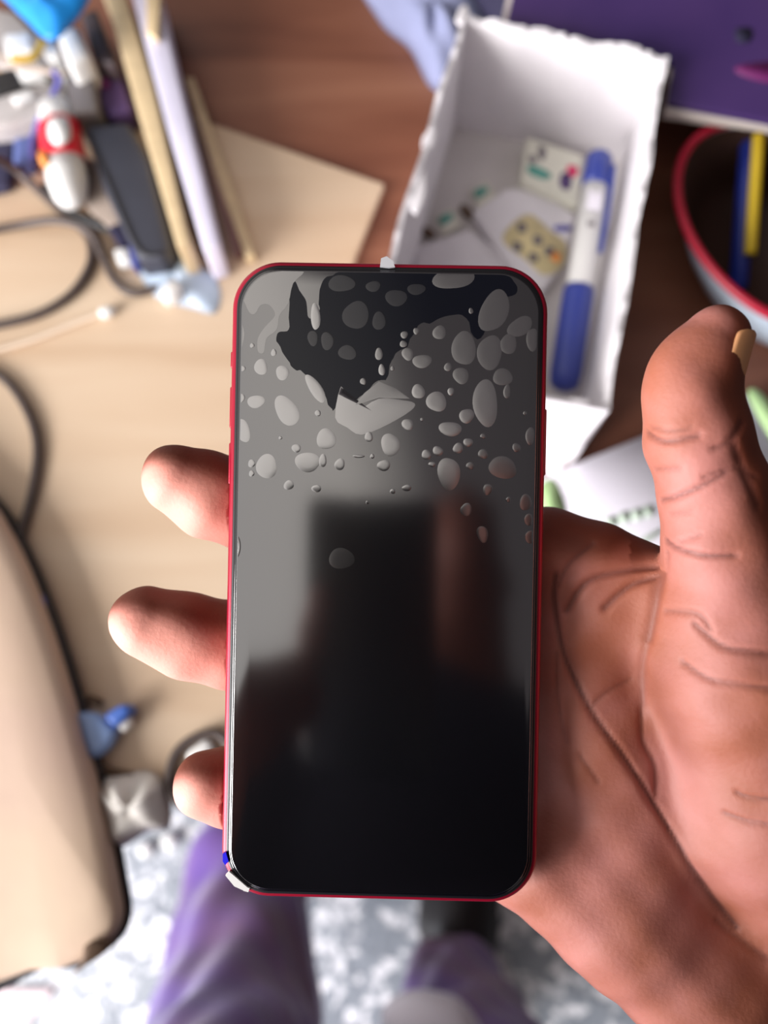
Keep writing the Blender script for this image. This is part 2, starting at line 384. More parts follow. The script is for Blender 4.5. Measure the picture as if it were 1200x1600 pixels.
# contents ---------------------------------------------------------
ZI = DESK+.0028
def mark(parent, name, pxs, z, m, th=.00025):
    return slab(name, pxs, z+th, z-.0001, m, parent, bevel=0, smooth_n=4)
# upper eraser-like block
e1 = empty('printed_block', P(860, 265, ZI)); tag(e1, 'ivory block with teal, grey and pink print at the top right inside the white box', 'block')
zt = ZI+.016
slab('block_body', [(822, 210), (912, 240), (905, 322), (812, 285)], zt, ZI, M['eraser'], e1, bevel=.003, seg=4)
mark(e1, 'teal_print', [(826, 258), (845, 262), (862, 274), (850, 280), (826, 270)], zt, M['teal'])
mark(e1, 'grey_print', [(828, 242), (838, 245), (836, 255), (826, 252)], zt, M['greypr'])
mark(e1, 'grey_print', [(842, 228), (853, 232), (850, 250), (842, 245)], zt, M['greypr'])
mark(e1, 'violet_print', [(878, 270), (893, 274), (890, 296), (875, 290)], zt, M['violet'])
mark(e1, 'pink_print', [(888, 258), (903, 262), (900, 276), (887, 272)], zt, M['pink'])
# lower packet with yellow picture
e2 = empty('paper_packet', P(810, 360, ZI)); tag(e2, 'white packet with pale yellow patch and grey spots lying mid-box', 'packet')
zp = ZI+.011
slab('packet_body', [(738, 330), (790, 295), (835, 290), (900, 335), (885, 400), (850, 455), (800, 420)], zp, ZI, M['card'], e2, bevel=.002)
mark(e2, 'yellow_patch', [(805, 345), (830, 335), (860, 360), (885, 380), (880, 415), (850, 430), (820, 405), (785, 375)], zp, M['yellowp'])
for (x, y) in ((815, 355), (808, 385), (840, 375), (833, 402), (858, 392)):
    mark(e2, 'grey_spot', [(x-6, y-7), (x+7, y-4), (x+6, y+7), (x-5, y+6)], zp+.0003, M['greypr'])
mark(e2, 'blue_print', [(868, 352), (892, 352), (892, 360), (868, 360)], zp+.0003, M['wire'])
mark(e2, 'orange_print', [(862, 392), (876, 398), (872, 410), (862, 404)], zp+.0003, M['orange'])
# slips with teal print
for (x, y, lab) in ((752, 302, 'pale slip with teal print touching the top left of the white packet'), (697, 344, 'small pale slip with teal print near the left wall of the box')):
    t = empty('printed_slip', P(x, y, ZI)); tag(t, lab, 'slip', 'teal printed slips in the box')
    slab('slip', [(x-17, y-6), (x+10, y-20), (x+24, y+6), (x-4, y+24)], ZI+.003, ZI, M['eraser'], t, bevel=.0005)
    mark(t, 'teal_print', [(x-11, y-4), (x+7, y-11), (x+10, y-3), (x-6, y+8)], ZI+.003, M['teal'])
for (x, y, an, lab) in ((730, 328, .8, 'dark brown scrap between the two teal printed slips'), (668, 360, .5, 'dark brown scrap against the left wall of the box'), (940, 360, 1.5, 'dark brown scrap between the pen and the right wall of the box')):
    v = []
    for k in range(8):
        q = 2*math.pi*k/8; dx = 15*math.cos(q); dy = 6*math.sin(q); v.append((x+dx*math.cos(an)-dy*math.sin(an), y+dx*math.sin(an)+dy*math.cos(an)))
    tag(slab('brown_scrap', v, ZI+.0045, ZI, M['brown'], bevel=.001), lab, 'scrap')
tag(slab('folded_paper', [(650, 385), (735, 358), (790, 400), (800, 470), (640, 470)], ZI+.006, ZI, M['card'], bevel=.001), 'folded white paper at the bottom left of the box, just above the phone', 'paper')
# pen ----------------------------------------------------------------
pen = empty('marker_pen', P(920, 420, ZI)); tag(pen, 'thick pen with blue cap, white barrel and blue grip, leaning in the white box', 'pen')
pa = P(938, 238, DESK+.043); pb = P(880, 610, DESK+.026)
L = (pb-pa).length
def penpart(name, prof, m): v, f = lathe_along(pa, pb, prof); return obj(name, v, f, m, pen)
penpart('cap_end', [(0, .003), (.0015, .0058), (.004, .0074), (.018, .0078), (.0215, .0076)], M['blue'])
penpart('barrel', [(.0215, .0070), (L*.58, .0074), (L*.585, .0074)], M['white'])
penpart('grip', [(L*.58, .0082), (L*.6, .0088), (L*.93, .0088), (L*.98, .0078), (L, .004)], M['blue'])
d = (pb-pa).normalized(); side = Vector((d.y, -d.x, 0))*-1
if side.x < 0: side = -side
q0 = pa+d*.010+side*.0078+Vector((0, 0, .004)); q1 = pa+d*.062+side*.0082+Vector((0, 0, .003))
tube('clip', [q0, (q0+q1)/2+side*.0006, q1], .0016, M['blue'], pen)
cc = pa+d*(L*.34)+Vector((0, 0, .0070)); wbox('barrel_mark', cc, (.004, .003, .001), M['greypr'], pen, bevel=0)
cc = pa+d*(L*.24)+Vector((0, 0, .0070)); wbox('barrel_label', cc, (.008, .013, .001), M['paper'], pen, rz=math.atan2(d.y, d.x)+math.pi/2, bevel=.0004)

# ================================================================== UPPER RIGHT
zb = DESK+.076
bk = empty('box_file', P(1150, 0, DESK)); tag(bk, 'thick purple box file with pale edge behind the white box, top right', 'box file')
def flatp(p, z): return Vector((p.x, p.y, z))
e01 = (rim[1]-rim[0]); e01.z = 0; e01.normalize(); e12 = (rim[2]-rim[1]); e12.z = 0; e12.normalize()
def filepoly(z, grow):
    c0 = flatp(rim[0], z)-e12*.006+e01*.024; c1 = flatp(rim[1], z)-e12*.006+e01*.006; c2 = flatp(rim[1], z)+e01*.006+e12*(.020+grow)
    return [P(820, -90, z)-e01*grow, P(1700, -90, z), P(1700, 345, z)+e12*grow, P(1200, 188, z)+e12*grow, c2, c1, c0-e01*grow]
for nm, z1_, z0_, gr, mm in (('cover', zb, zb-.004, 0, M['purple']), ('page_block', zb-.004, zb-.010, .0028, M['cream'])):
    vv, ff = prism(filepoly(z1_, gr), z0_); bev(obj(nm, vv, ff, mm, bk), .0006)
slab('file_body', [(900, -80), (1700, -80), (1700, 60), (1210, 20), (1090, -10), (900, -30)], zb-.010, DESK+.0004, M['navy'], bk, bevel=.001)
mark(bk, 'magenta_print', [(1150, 104), (1230, 96), (1230, 130), (1170, 122)], zb, M['magenta'])
mark(bk, 'dark_print', [(1150, 45), (1175, 45), (1172, 65), (1152, 65)], zb, M['navy'])

# oval tub ------------------------------------------------------------
zt = DESK+.062
tb = empty('oval_tub', P(1220, 340, DESK)); tag(tb, 'pale blue oval tub with crimson rim right of the white box', 'tub')
ca = P(1225, 345, zt); ax = P(1225+148, 345+134, zt)-ca; bxv = P(1225-88, 345+98, zt)-ca
def oval(sc, z, n=56): return [Vector((ca.x, ca.y, 0))+Vector((.020, .004, 0))*min(1, max(0, (zt-.004-z)/.058))+Vector((ax.x, ax.y, 0))*math.cos(2*math.pi*k/n)*sc+Vector((bxv.x, bxv.y, 0))*math.sin(2*math.pi*k/n)*sc+Vector((0, 0, z)) for k in range(n)]
rings = [oval(.80, DESK+.0004), oval(.90, DESK+.02), oval(.99, zt-.004), oval(.978, zt-.004), oval(.86, DESK+.02), oval(.77, DESK+.003)]
linr = [oval(.972, zt-.0035), oval(.85, DESK+.021), oval(.76, DESK+.005)]
v = [p for r in rings for p in r]; f = []; n = 56
for i in range(5):
    for k in range(n): f.append((i*n+k, i*n+(k+1) % n, (i+1)*n+(k+1) % n, (i+1)*n+k))
f += [tuple(range(n)), tuple(range(5*n, 6*n))]
obj('tub_wall', v, f, M['palewall'], tb)
# brown liner card inside the tub
v = [p for q in linr for p in q]; f = []
for i in range(2):
    for k in range(n): f.append((i*n+k, i*n+(k+1) % n, (i+1)*n+(k+1) % n, (i+1)*n+k))
f.append(tuple(range(2*n, 3*n))); obj('tub_liner', v, f, mat('dark_brown_lining', (54, 32, 24), .6), tb)
tube('tub_rim', [tuple(p) for p in oval(1.0, zt-.001)[::2]], .0026, M['redrim'], tb, closed=True, n=3)
pn = empty('ballpoint_pen', P(1160, 380, DESK)); tag(pn, 'blue pen with yellow side standing in the oval tub', 'pen')
pa = P(1176, 160, DESK+.055); pb = P(1153, 455, DESK+.016)
v, f = lathe_along(pa, pb, [(0, .003), (.002, .0052), ((pb-pa).length*.97, .0054), ((pb-pa).length, .003)]); obj('barrel', v, f, M['bluep'], pn)
qa = P(1188, 175, DESK+.058); qb = P(1172, 398, DESK+.030)
tube('yellow_strip', [qa, (qa+qb)/2, qb], .0034, M['yellow'], pn)

# leaflet ----------------------------------------------------------------
lf = empty('printed_leaflet', P(1000, 800, DESK)); tag(lf, 'white leaflet with pale green print on the desk behind the thumb', 'leaflet')
z1 = DESK+.010
slab('sheet', [(790, 770), (1166, 616), (1400, 1060), (1010, 1190)], z1, z1-.0012, M['paper'], lf, bevel=0)
slab('lower_sheet', [(800, 790), (1170, 640), (1390, 1050), (1015, 1180)], z1-.0013, DESK+.0004, M['paper'], lf, bevel=0)
mark(lf, 'green_print', [(845, 757), (868, 752), (885, 800), (862, 815), (840, 800)], z1, M['green'])
mark(lf, 'green_print', [(1170, 622), (1192, 616), (1260, 720), (1236, 730)], z1, M['green'])
for k, (x, y) in enumerate(((955, 815), (975, 808), (995, 803), (1012, 798))):
    mark(lf, 'faint_green_print', [(x-9, y-5), (x+9, y-9), (x+10, y+6), (x-7, y+11)], z1, M['greenf'])
mark(lf, 'faint_green_line', [(990, 850), (1030, 826), (1034, 832), (996, 856)], z1, M['greenf'])

# cloth behind box ---------------------------------------------------------
def drape(name, pxs, z, m, amp=.004, h=.02, seed=1):
    """a lump of cloth: domed, wrinkled sheet with its own thickness"""
    poly = catmull([P(x, y, z) for x, y in pxs], 6, True); c = sum(poly)/len(poly); n = len(poly); V = []; Fq = []; R = 9
    for i in range(R+1):
        s = 1-i/R
        for k, p in enumerate(poly):
            q = c+(p-c)*s; hh = h*(1-s**3)+amp*math.sin(q[0]*140+seed+k*.3)*math.cos(q[1]*110+seed*2)*(1-s**6)
            V.append((q[0], q[1], z+hh))
    for i in range(R):
        for k in range(n): Fq.append((i*n+k, i*n+(k+1) % n, (i+1)*n+(k+1) % n, (i+1)*n+k))
    o = len(V)
    V += [(p[0], p[1], z-.0) for p in poly]; Fq.append(tuple(range(n)))
    return obj(name, V[:o], Fq, m, loc=(c[0], c[1], z))
tag(drape('folded_cloth', [(548, -80), (590, 30), (640, 78), (676, 140), (735, 150), (770, 60), (760, -80)], DESK+.0008, M['cloth']), 'grey-blue crumpled cloth on the desk left of the white box', 'cloth')
tag(drape('dark_fabric', [(715, -90), (770, 40), (850, 60), (900, 20), (860, -90)], DESK+.03, M['navy'], h=.02), 'very dark navy fabric bunched behind the white box', 'fabric')

# ================================================================== UPPER LEFT CLUTTER
Zb = ZB+.0003
t = slab('plywood_panel', [(144, -50), (182, -50), (238, 130), (296, 380), (278, 388), (214, 170), (172, 20)], Zb+.034, Zb, M['ply'], bevel=.001)
tag(t, 'pale plywood panel standing on edge right of the dark pouch', 'panel')
t = slab('paper_folder', [(196, -50), (240, -50), (278, 120), (342, 382), (318, 390), (259, 190), (219, 40)], Zb+.034, Zb, M['folder'], bevel=.0015)
tag(t, 'lavender white folder standing on edge between the plywood panel and the thin tan strip', 'folder')
t = slab('tan_strip', [(288, 120), (302, 120), (356, 270), (398, 398), (384, 402), (338, 280)], Zb+.008, Zb, M['ply'], bevel=.001)
tag(t, 'thin tan wooden strip lying right of the white folder', 'strip')
t = slab('mauve_shade', [(292, 140), (308, 160), (352, 300), (380, 396), (366, 398), (322, 250)], Zb+.005, Zb, mat('mauve_shade', (140, 104, 100), .7, var=.1, vscale=30), bevel=.0005)  # flat mauve sheet paints the shaded desk between the pieces
tag(t, 'mauve brown sheet painting shade on the desk between the white folder and the thin tan strip', 'card')
t = slab('paper_scrap', [(228, -40), (252, -20), (246, 60), (228, 50)], Zb+.039, Zb+.0344, M['ply'], bevel=.001)
tag(t, 'small cream slip lying on the top end of the white folder', 'slip')
# dark pouch
pc = empty('charcoal_pouch', P(210, 300, Zb)); tag(pc, 'charcoal vinyl pouch slanting beside the plywood panel', 'pouch')
slab('pouch_body', [(128, 195), (200, 188), (235, 250), (268, 384), (254, 404), (212, 402), (160, 290)], Zb+.024, Zb, M['dark'], pc, bevel=.004, seg=4)
tube('seam', [P(x, y, Zb+.0245) for x, y in ((138, 205), (170, 285), (216, 388), (250, 396))], .0008, M['black'], pc)
t = slab('taupe_card', [(132, 240), (160, 262), (196, 345), (170, 356), (140, 330), (118, 290)], Zb+.012, Zb, M['taupe'], bevel=.001)
tag(t, 'taupe card poking out under the charcoal pouch beside the white tube', 'card')
# white tube with red label
g = empty('glue_bottle', P(100, 240, Zb)); tag(g, 'white plastic bottle with red label and orange dot left of the charcoal pouch', 'bottle')
z = Zb+.022; A0 = P(88, 168, z); A1 = P(112, 322, z); Lg = (A1-A0).length
def gp(name, prof, m): v, f = lathe_along(A0, A1, prof); return obj(name, v, f, m, g)
gp('bottle_cap', [(0, .006), (.001, .0105), (Lg*.17, .0112), (Lg*.2, .0105)], M['white'])
gp('red_label', [(Lg*.2, .0112), (Lg*.22, .0122), (Lg*.57, .0126), (Lg*.59, .0118)], M['red'])
gp('bottle_body', [(Lg*.585, .0118), (Lg*.75, .0117), (Lg*.9, .0095), (Lg*.97, .0065), (Lg, .003)], M['white'])
v = [P(x, y, z+.0136) for x, y in catmull([(78, 186), (104, 184), (106, 212), (92, 226), (76, 214)], 5, True)]
vv, ff = prism(v, z+.0098); obj('white_emblem', vv, ff, M['white'], g)
v = [P(x, y, z+.0117) for x, y in catmull([(60, 236), (74, 238), (74, 254), (62, 252)], 5, True)]
vv, ff = prism(v, z+.006); obj('orange_dot', vv, ff, M['orange'], g)
# blue plastic
cs = drape('plastic_bag', [(-60, -60), (0, -6), (36, 28), (78, 64), (112, 40), (140, -2), (150, -60)], Zb+.06, M['cyan'], amp=.002, h=.008)
tag(cs, 'bright blue plastic bag corner on top of the clutter at the far left', 'bag')
wbox_px = lambda name, pxs, z1, z0, m, lab, cat, bevel=.002, group=None: tag(slab(name, pxs, z1, z0, m, bevel=bevel), lab, cat, group)
wbox_px('adapter_block', [(5, 52), (46, 48), (50, 78), (8, 84)], Zb+.04, Zb+.0, M['white'], 'white block left of the bright blue bag tip', 'block')
wbox_px('plug_adapter', [(86, 52), (118, 34), (140, 84), (106, 104)], Zb+.046, Zb, M['white'], 'white plug adapter right of the bright blue bag tip', 'adapter', .004)
wbox_px('white_connector', [(62, 66), (84, 62), (88, 82), (70, 86)], Zb+.04, Zb, M['white'], 'small white connector below the bright blue bag tip', 'connector')
wbox_px('grey_adapter', [(100, 118), (144, 108), (152, 170), (112, 178)], Zb+.030, Zb, M['grey'], 'mid-grey adapter block above the white bottle', 'adapter')
wbox_px('dark_adapter', [(124, 22), (150, 12), (170, 70), (178, 100), (146, 92)], Zb+.034, Zb, mat('dark_taupe_plastic', (74, 62, 66), .5), 'dark taupe adapter beside the plywood panel at the top', 'adapter')
wbox_px('grey_casing', [(-30, 156), (60, 128), (104, 138), (108, 166), (20, 194), (-30, 200)], Zb+.022, Zb, M['lgrey'], 'light grey plastic casing at the left edge above the bottle', 'casing', .004)
wbox_px('plastic_disc', [(14, 150), (44, 138), (54, 148), (24, 162)], Zb+.0262, Zb+.0222, M['white'], 'white plastic piece lying on the light grey casing', 'plastic piece', .0015)
wbox_px('dark_sleeve', [(-30, 118), (20, 104), (62, 128), (-30, 152)], Zb+.016, Zb, M['black'], 'black sleeve at the left edge under the wires', 'sleeve')
wbox_px('violet_case', [(150, 100), (182, 95), (206, 170), (170, 180), (152, 160)], Zb+.020, Zb, M['violet'], 'dark violet case between the grey adapter and the plywood panel', 'case', .003)
wbox_px('magenta_clip', [(154, 122), (168, 120), (170, 134), (157, 136)], Zb+.0232, Zb+.0202, M['magenta'], 'small magenta clip on the dark violet case', 'clip', .001)
wbox_px('blue_pouch', [(20, 206), (54, 202), (52, 258), (18, 262)], Zb+.010, Zb, mat('slate_blue_fabric', (90, 104, 160), .7), 'slate blue pouch left of the white bottle', 'pouch', .003)
wbox_px('navy_case', [(-30, 200), (26, 196), (14, 290), (-30, 300)], Zb+.008, Zb, mat('dark_slate_fabric', (48, 46, 74), .7), 'dark slate case at the left edge below the light grey casing', 'case', .003)
wbox_px('cream_card', [(-30, 10), (20, 20), (60, 60), (90, 110), (-30, 100)], Zb+.004, Zb, M['lgrey'], 'grey-beige card under the white blocks and wires', 'card', .0008)
def cable(name, pts, r, m, lab, cat='cable', z=None):
    return tag(tube(name, [P(x, y, (zz if zz else Zb+r)) for x, y, zz in [(p+(None,))[:3] for p in pts]], r, m), lab, cat)
cable('mustard_wire', [(18, 92, Zb+.045), (50, 90, Zb+.044), (62, 74, Zb+.044), (68, 66, Zb+.044)], .0022, M['ywire'], 'mustard yellow wire curling below the white block', 'wire')
cable('beige_wire', [(-20, 60, Zb+.03), (15, 100, Zb+.03), (60, 108, Zb+.032), (100, 116, Zb+.034)], .002, M['taupe'], 'beige wire crossing above the light grey casing', 'wire')
cable('violet_wire', [(84, 112, Zb+.034), (92, 125, Zb+.033), (82, 150, Zb+.028), (64, 180, Zb+.026), (52, 215, Zb+.018), (50, 245, Zb+.014)], .0018, M['wire'], 'violet-blue wire dangling between the casing and the bottle', 'wire')
cable('charging_cable', [(-40, 232, .81), (20, 262, Zb+.012), (80, 316), (128, 358), (142, 385), (138, 420), (108, 462), (50, 495), (-40, 515)], .0026, M['cable'], 'brown-grey cable looping widely at the left edge below the bottle')
cable('power_cable', [(-40, 366), (30, 352), (90, 345, Zb+.008), (140, 362, Zb+.0085), (160, 400, Zb+.004), (180, 440), (210, 458), (250, 448)], .0024, M['cable'], 'brown-grey cable running from the left edge to the clear film scrap')
cable('black_lead', [(70, 290, Zb+.006), (110, 330, Zb+.0085), (150, 350, Zb+.010), (175, 362, Zb+.008)], .0026, M['black'], 'short black lead under the tip of the white bottle')
cable('dark_cable', [(-40, 565), (10, 595), (44, 645), (58, 700), (50, 770), (34, 830), (20, 900)], .0026, M['cable'], 'dark cable curving down the left edge of the board to the beige case')
lead = empty('white_lead', P(80, 520, Zb)); tag(lead, 'thin white lead with small connector ending on the bare board', 'lead')
tube('wire', [P(x, y, Zb+.0018) for x, y in ((-40, 556), (40, 535), (110, 508), (160, 490))], .0016, mat('cream_wire', (226, 206, 184), .5), lead)
v, f = lathe_along(P(156, 491, Zb+.003), P(184, 483, Zb+.003), [(0, .002), (.001, .0034), (.006, .0034), (.009, .0018)]); obj('connector', v, f, M['white'], lead)
# small plug + film by the phone
pl = empty('blue_plug', P(205, 380, Zb)); tag(pl, 'dark blue plug with white tip below the charcoal pouch', 'plug')
slab('plug_body', [(166, 352), (190, 345), (204, 372), (184, 382)], Zb+.012, Zb, M['navy'], pl, bevel=.002)
slab('plug_sleeve', [(200, 376), (214, 374), (220, 412), (208, 420)], Zb+.009, Zb, M['blue'], pl, bevel=.002)
slab('plug_tip', [(176, 388), (200, 384), (206, 408), (184, 412)], Zb+.008, Zb, M['white'], pl, bevel=.002)
tag(drape('film_scrap', [(204, 402), (250, 392), (290, 398), (340, 440), (338, 488), (300, 482), (246, 466), (215, 425)], Zb+.0004, M['film'], amp=.002, h=.006), 'pale bluish clear film scrap at the corner of the phone', 'film')
tag(slab('plastic_stopper', [(248, 450), (268, 432), (284, 446), (274, 462), (250, 466)], Zb+.012, Zb+.0, M['white'], bevel=.003), 'small white cap lying in the clear film scrap', 'cap')

# ================================================================== LOWER LEFT
cz = Zb+.020
cs = empty('padded_case', P(40, 1200, Zb)); tag(cs, 'large beige padded case with dark edge band and worn corner, left edge', 'case')
out = [(-260, 620), (-60, 745), (8, 832), (62, 960), (112, 1120), (152, 1270), (174, 1385), (180, 1440), (160, 1478), (108, 1510), (40, 1520), (-260, 1528)]
pts = [Vector(q) for q in catmull([P(x, y, cz) for x, y in out], 5, True)]
c = sum(pts, Vector())/len(pts); n = len(pts); V = []; Fq = []
prof = [(1.0, -.015), (1.001, -.010), (1.0, -.005), (.99, -.0015), (.96, 0), (.8, .002), (.5, .004), (.15, .005)]
for s, dz in prof:
    for p in pts:
        q = c+(p-c)*s; V.append((q.x, q.y, cz+dz))
for i in range(len(prof)-1):
    for k in range(n): Fq.append((i*n+k, i*n+(k+1) % n, (i+1)*n+(k+1) % n, (i+1)*n+k))
Fq += [tuple(range(n)), tuple(range((len(prof)-1)*n, len(prof)*n))]
obj('case_body', V, Fq, M['beige'], cs)
tube('edge_band', [tuple(c+(p-c)*1.0+Vector((0, 0, -.0165))) for p in pts[::2]], .0030, M['black'], cs, closed=True, n=3)  # black band along the lower edge of the case
obj('case_underside', *prism([Vector((p.x, p.y, cz-.015)) for p in [c+(p-c)*.985 for p in pts]], Zb+.0002), M['black'], cs)
v = catmull([P(x, y, cz+.0035) for x, y in ((132, 1478), (150, 1470), (166, 1480), (160, 1492), (138, 1506), (112, 1524), (128, 1500))], 4, True)
vv, ff = prism([Vector(q) for q in v], cz-.010); obj('worn_corner', vv, ff, M['brown'], cs)
tag(slab('pink_sheet', [(-300, 1550), (84, 1546), (58, 1580), (10, 1640), (-300, 1700)], .012, .001, M['pinkw'], bevel=.003), 'pinkish white sheet on the floor below the beige case', 'sheet')
# blue and white cap thing
bc = empty('blue_clip', P(150, 1150, Zb)); tag(bc, 'light blue plastic clip with darker blue arm beside the beige case', 'clip')
slab('clip_body', [(112, 1112), (150, 1112), (182, 1140), (168, 1172), (140, 1190), (118, 1160)], Zb+.012, Zb, mat('light_blue_plastic', (138, 166, 214), .4), bc, bevel=.004, seg=4)
slab('clip_arm', [(160, 1118), (188, 1100), (204, 1102), (202, 1116), (178, 1138)], Zb+.014, Zb+.001, mat('mid_blue_plastic', (66, 104, 186), .4), bc, bevel=.003)
slab('clip_tip', [(182, 1134), (202, 1118), (204, 1134), (190, 1146)], Zb+.010, Zb, M['white'], bc, bevel=.002)
tag(slab('violet_bead', [(50, 930), (68, 928), (72, 952), (58, 956)], Zb+.008, Zb, M['wire'], bevel=.003), 'small violet plastic piece at the edge of the beige case', 'piece')
cable('brown_twig', [(112, 1098, Zb+.003), (140, 1092), (158, 1100)], .002, M['brown'], 'short brown twist above the light blue clip', 'twist')
cable('brown_band', [(146, 1196), (172, 1206), (208, 1214)], .0022, M['brown'], 'brown band lying above the crumpled white plastic', 'band')
tag(drape('crumpled_plastic', [(150, 1222), (190, 1208), (236, 1204), (262, 1228), (266, 1290), (230, 1300), (186, 1324), (164, 1290)], Zb+.0004, M['crumple'], amp=.004, h=.014, seed=3), 'crumpled white plastic lump at the front edge of the board', 'plastic lump')
for x, y, lab in ((228, 1328, 'small clear bead of floor light added as a white ball, the left of two under the crumpled white plastic'), (265, 1314, 'small clear bead of floor light added as a white ball, the right of two under the crumpled white plastic')):
    V0 = P(x, y, .012); ff = Field(V0-Vector((.015,)*3), V0+Vector((.015,)*3), .0015); ff.ell(V0, (.011, .011, .0112), 0); vv, q = ff.mesh()
    o = npmesh('floor_glint', vv, q, M['white']); tag(o, lab, 'glint')  # white balls added as bright highlights on the floor
# ring holding a white cap near the ring finger
rg = empty('cable_ring', P(305, 1195, Zb)); tag(rg, 'black cable ring around a white cap beside the lowest finger', 'ring')
tube('ring', [P(x, y, Zb+.004) for x, y in ((345, 1150), (318, 1148), (285, 1166), (268, 1195), (266, 1238), (300, 1262), (360, 1250), (372, 1190))], .0026, M['cable'], rg, closed=True)
slab('white_cap', [(286, 1178), (322, 1152), (336, 1166), (330, 1190), (300, 1206)], Zb+.008, Zb, M['white'], rg, bevel=.003)

# ================================================================== THE RED PHONE
PD = .197
ph = empty('smartphone'); ph.matrix_basis = MC @ Matrix.Translation(Vector(Cc(600.5, 909, PD))) @ Matrix.Rotation(math.radians(-1.15), 4, 'Z') @ Matrix.Rotation(math.radians(-.8), 4, 'Y')
tag(ph, 'red-framed smartphone with dark screen and bubbled protective film held in the hand', 'phone')
PW, PHt, PT = .0753, .1516, .0083
PM = ph.matrix_basis
def rrect(w, h, r, n=14, sq=1.0):
    o = []
    for cx, cy, a0 in ((w/2-r, h/2-r, 0), (-w/2+r, h/2-r, 90), (-w/2+r, -h/2+r, 180), (w/2-r, -h/2+r, 270)):
        for k in range(n+1):
            a = math.radians(a0+90*k/n); o.append((cx+r*math.cos(a), cy+r*math.sin(a)))
    return o
def loft(name, secs, m, parent, cap=True):
    """secs: (inset, z) rounded-rect rings in phone space"""
    V, Fq = [], []
    for ins, z in secs:
        for x, y in rrect(PW-2*ins, PHt-2*ins, .0115-ins*.8): V.append(PM @ Vector((x, y, z)))
    n = len(V)//len(secs)
    for i in range(len(secs)-1):
        for k in range(n): Fq.append((i*n+k, i*n+(k+1) % n, (i+1)*n+(k+1) % n, (i+1)*n+k))
    if cap: Fq += [tuple(range(n)), tuple(range((len(secs)-1)*n, len(secs)*n))]
    return obj(name, V, Fq, m, parent)
M['frame'] = mat('anodised_red_metal', (156, 14, 44), .32, metal=.35)
M['bezel'] = mat('black_gasket', (14, 14, 18), .4)
def glassm(name, col, ior, rough=.06):
    return mat(name, col, rough, ior=ior)
M['glass'] = glassm('black_screen_glass', (9, 9, 13), 1.9, .05)
M['filmg'] = glassm('screen_film', (9, 9, 12), 2.9, .12)
M['bub'] = glassm('bubbled_film', (16, 16, 18), 5.0, .18)
M['bubdim'] = glassm('faint_bubbled_film', (13, 13, 15), 3.7, .18)
M['wet'] = glassm('clinging_film', (8, 10, 18), 1.38, .08)
rad = [(.0010, 0.0), (.00055, -.0004), (.0002, -.0012), (0, -.0026), (0, -PT+.0026), (.0002, -PT+.0012), (.0007, -PT+.0003), (.0014, -PT)]
loft('metal_frame', rad, M['frame'], ph)
loft('gasket', [(.0013, -.0003), (.0014, .00015), (.0019, .00035), (.0022, .0003)], M['bezel'], ph)
loft('screen_glass', [(.0020, 0), (.0020, .0004), (.0022, .0006), (.0027, .00065)], M['glass'], ph)
flm = loft('screen_protector', [(.0026, .0006), (.0026, .00078), (.0028, .00082)], M['filmg'], ph)
tag(flm, 'clear protective film with trapped air bubbles')
PMi = PM.inverted()
def onphone(px, py, z=.00085):
    """photo position on the screen -> phone space"""
    o = PMi @ MC.translation; d = PMi.to_3x3() @ (Cw(px, py, .2)-MC.translation); t = (z-o.z)/d.z
    return o+d*t
def Z5(X, Y): return 340+.45*X, 380+.45*Y
def inside(p, z0, m=.0029):
    hx, hy, rr_ = PW/2-m, PHt/2-m, .0092
    x = max(-hx, min(hx, p.x)); y = max(-hy, min(hy, p.y)); cx, cy = hx-rr_, hy-rr_
    if abs(x) > cx and abs(y) > cy:
        dx, dy = abs(x)-cx, abs(y)-cy; d = math.hypot(dx, dy)
        if d > rr_: x = math.copysign(cx+dx/d*rr_, x); y = math.copysign(cy+dy/d*rr_, y)
    return Vector((x, y, z0))
def flatpatch(pts, z0):
    bm = bmesh.new(); vs = []
    for x, y in pts:
        q = inside(onphone(x, y, z0), z0)
        if not vs or (vs[-1].co-PM @ q).length > .0001: vs.append(bm.verts.new(PM @ q))
    fc = bm.faces.new(vs); bmesh.ops.triangulate(bm, faces=[fc]); bm.verts.index_update()
    V = [v.co.copy() for v in bm.verts]; Fq = [[v.index for v in f.verts] for f in bm.faces]; bm.free(); return V, Fq
def patchgeo(polys, z0, lift, jitter=0):
    V, Fq = [], []
    for pts in polys:
        pts = [onphone(x, y, z0) for x, y in pts]
        pts = [p for p in pts if True]
        pts = [inside(p, z0) for p in pts]
        c = sum(pts, Vector())/len(pts); n = len(pts); o = len(V)
        for s, dz in ((1, 0), (.86, lift*.6), (.5, lift*.95)):
            for p in pts: q = c+(p-c)*s; V.append(PM @ Vector((q.x, q.y, z0+dz)))
        V.append(PM @ Vector((c.x, c.y, z0+lift)))
        for i in range(2):
            for k in range(n): Fq.append((o+i*n+k, o+i*n+(k+1) % n, o+(i+1)*n+(k+1) % n, o+(i+1)*n+k))
        for k in range(n): Fq.append((o+2*n+k, o+2*n+(k+1) % n, o+3*n))
    return V, Fq
def blob(X, Y, rx, ry, rot=0, seed=0):
    r = random.Random(seed*31+int(X)); a = math.radians(rot); out = []; p1, p2 = r.uniform(0, 6), r.uniform(0, 6)
    for k in range(28):
        t = 2*math.pi*k/28; w = 1+.06*math.sin(2*t+p1)+.05*math.sin(3*t+p2)
        x, y = rx*w*math.cos(t), ry*w*math.sin(t); out.append(Z5(X+x*math.cos(a)-y*math.sin(a), Y+x*math.sin(a)+y*math.cos(a)))
    return out
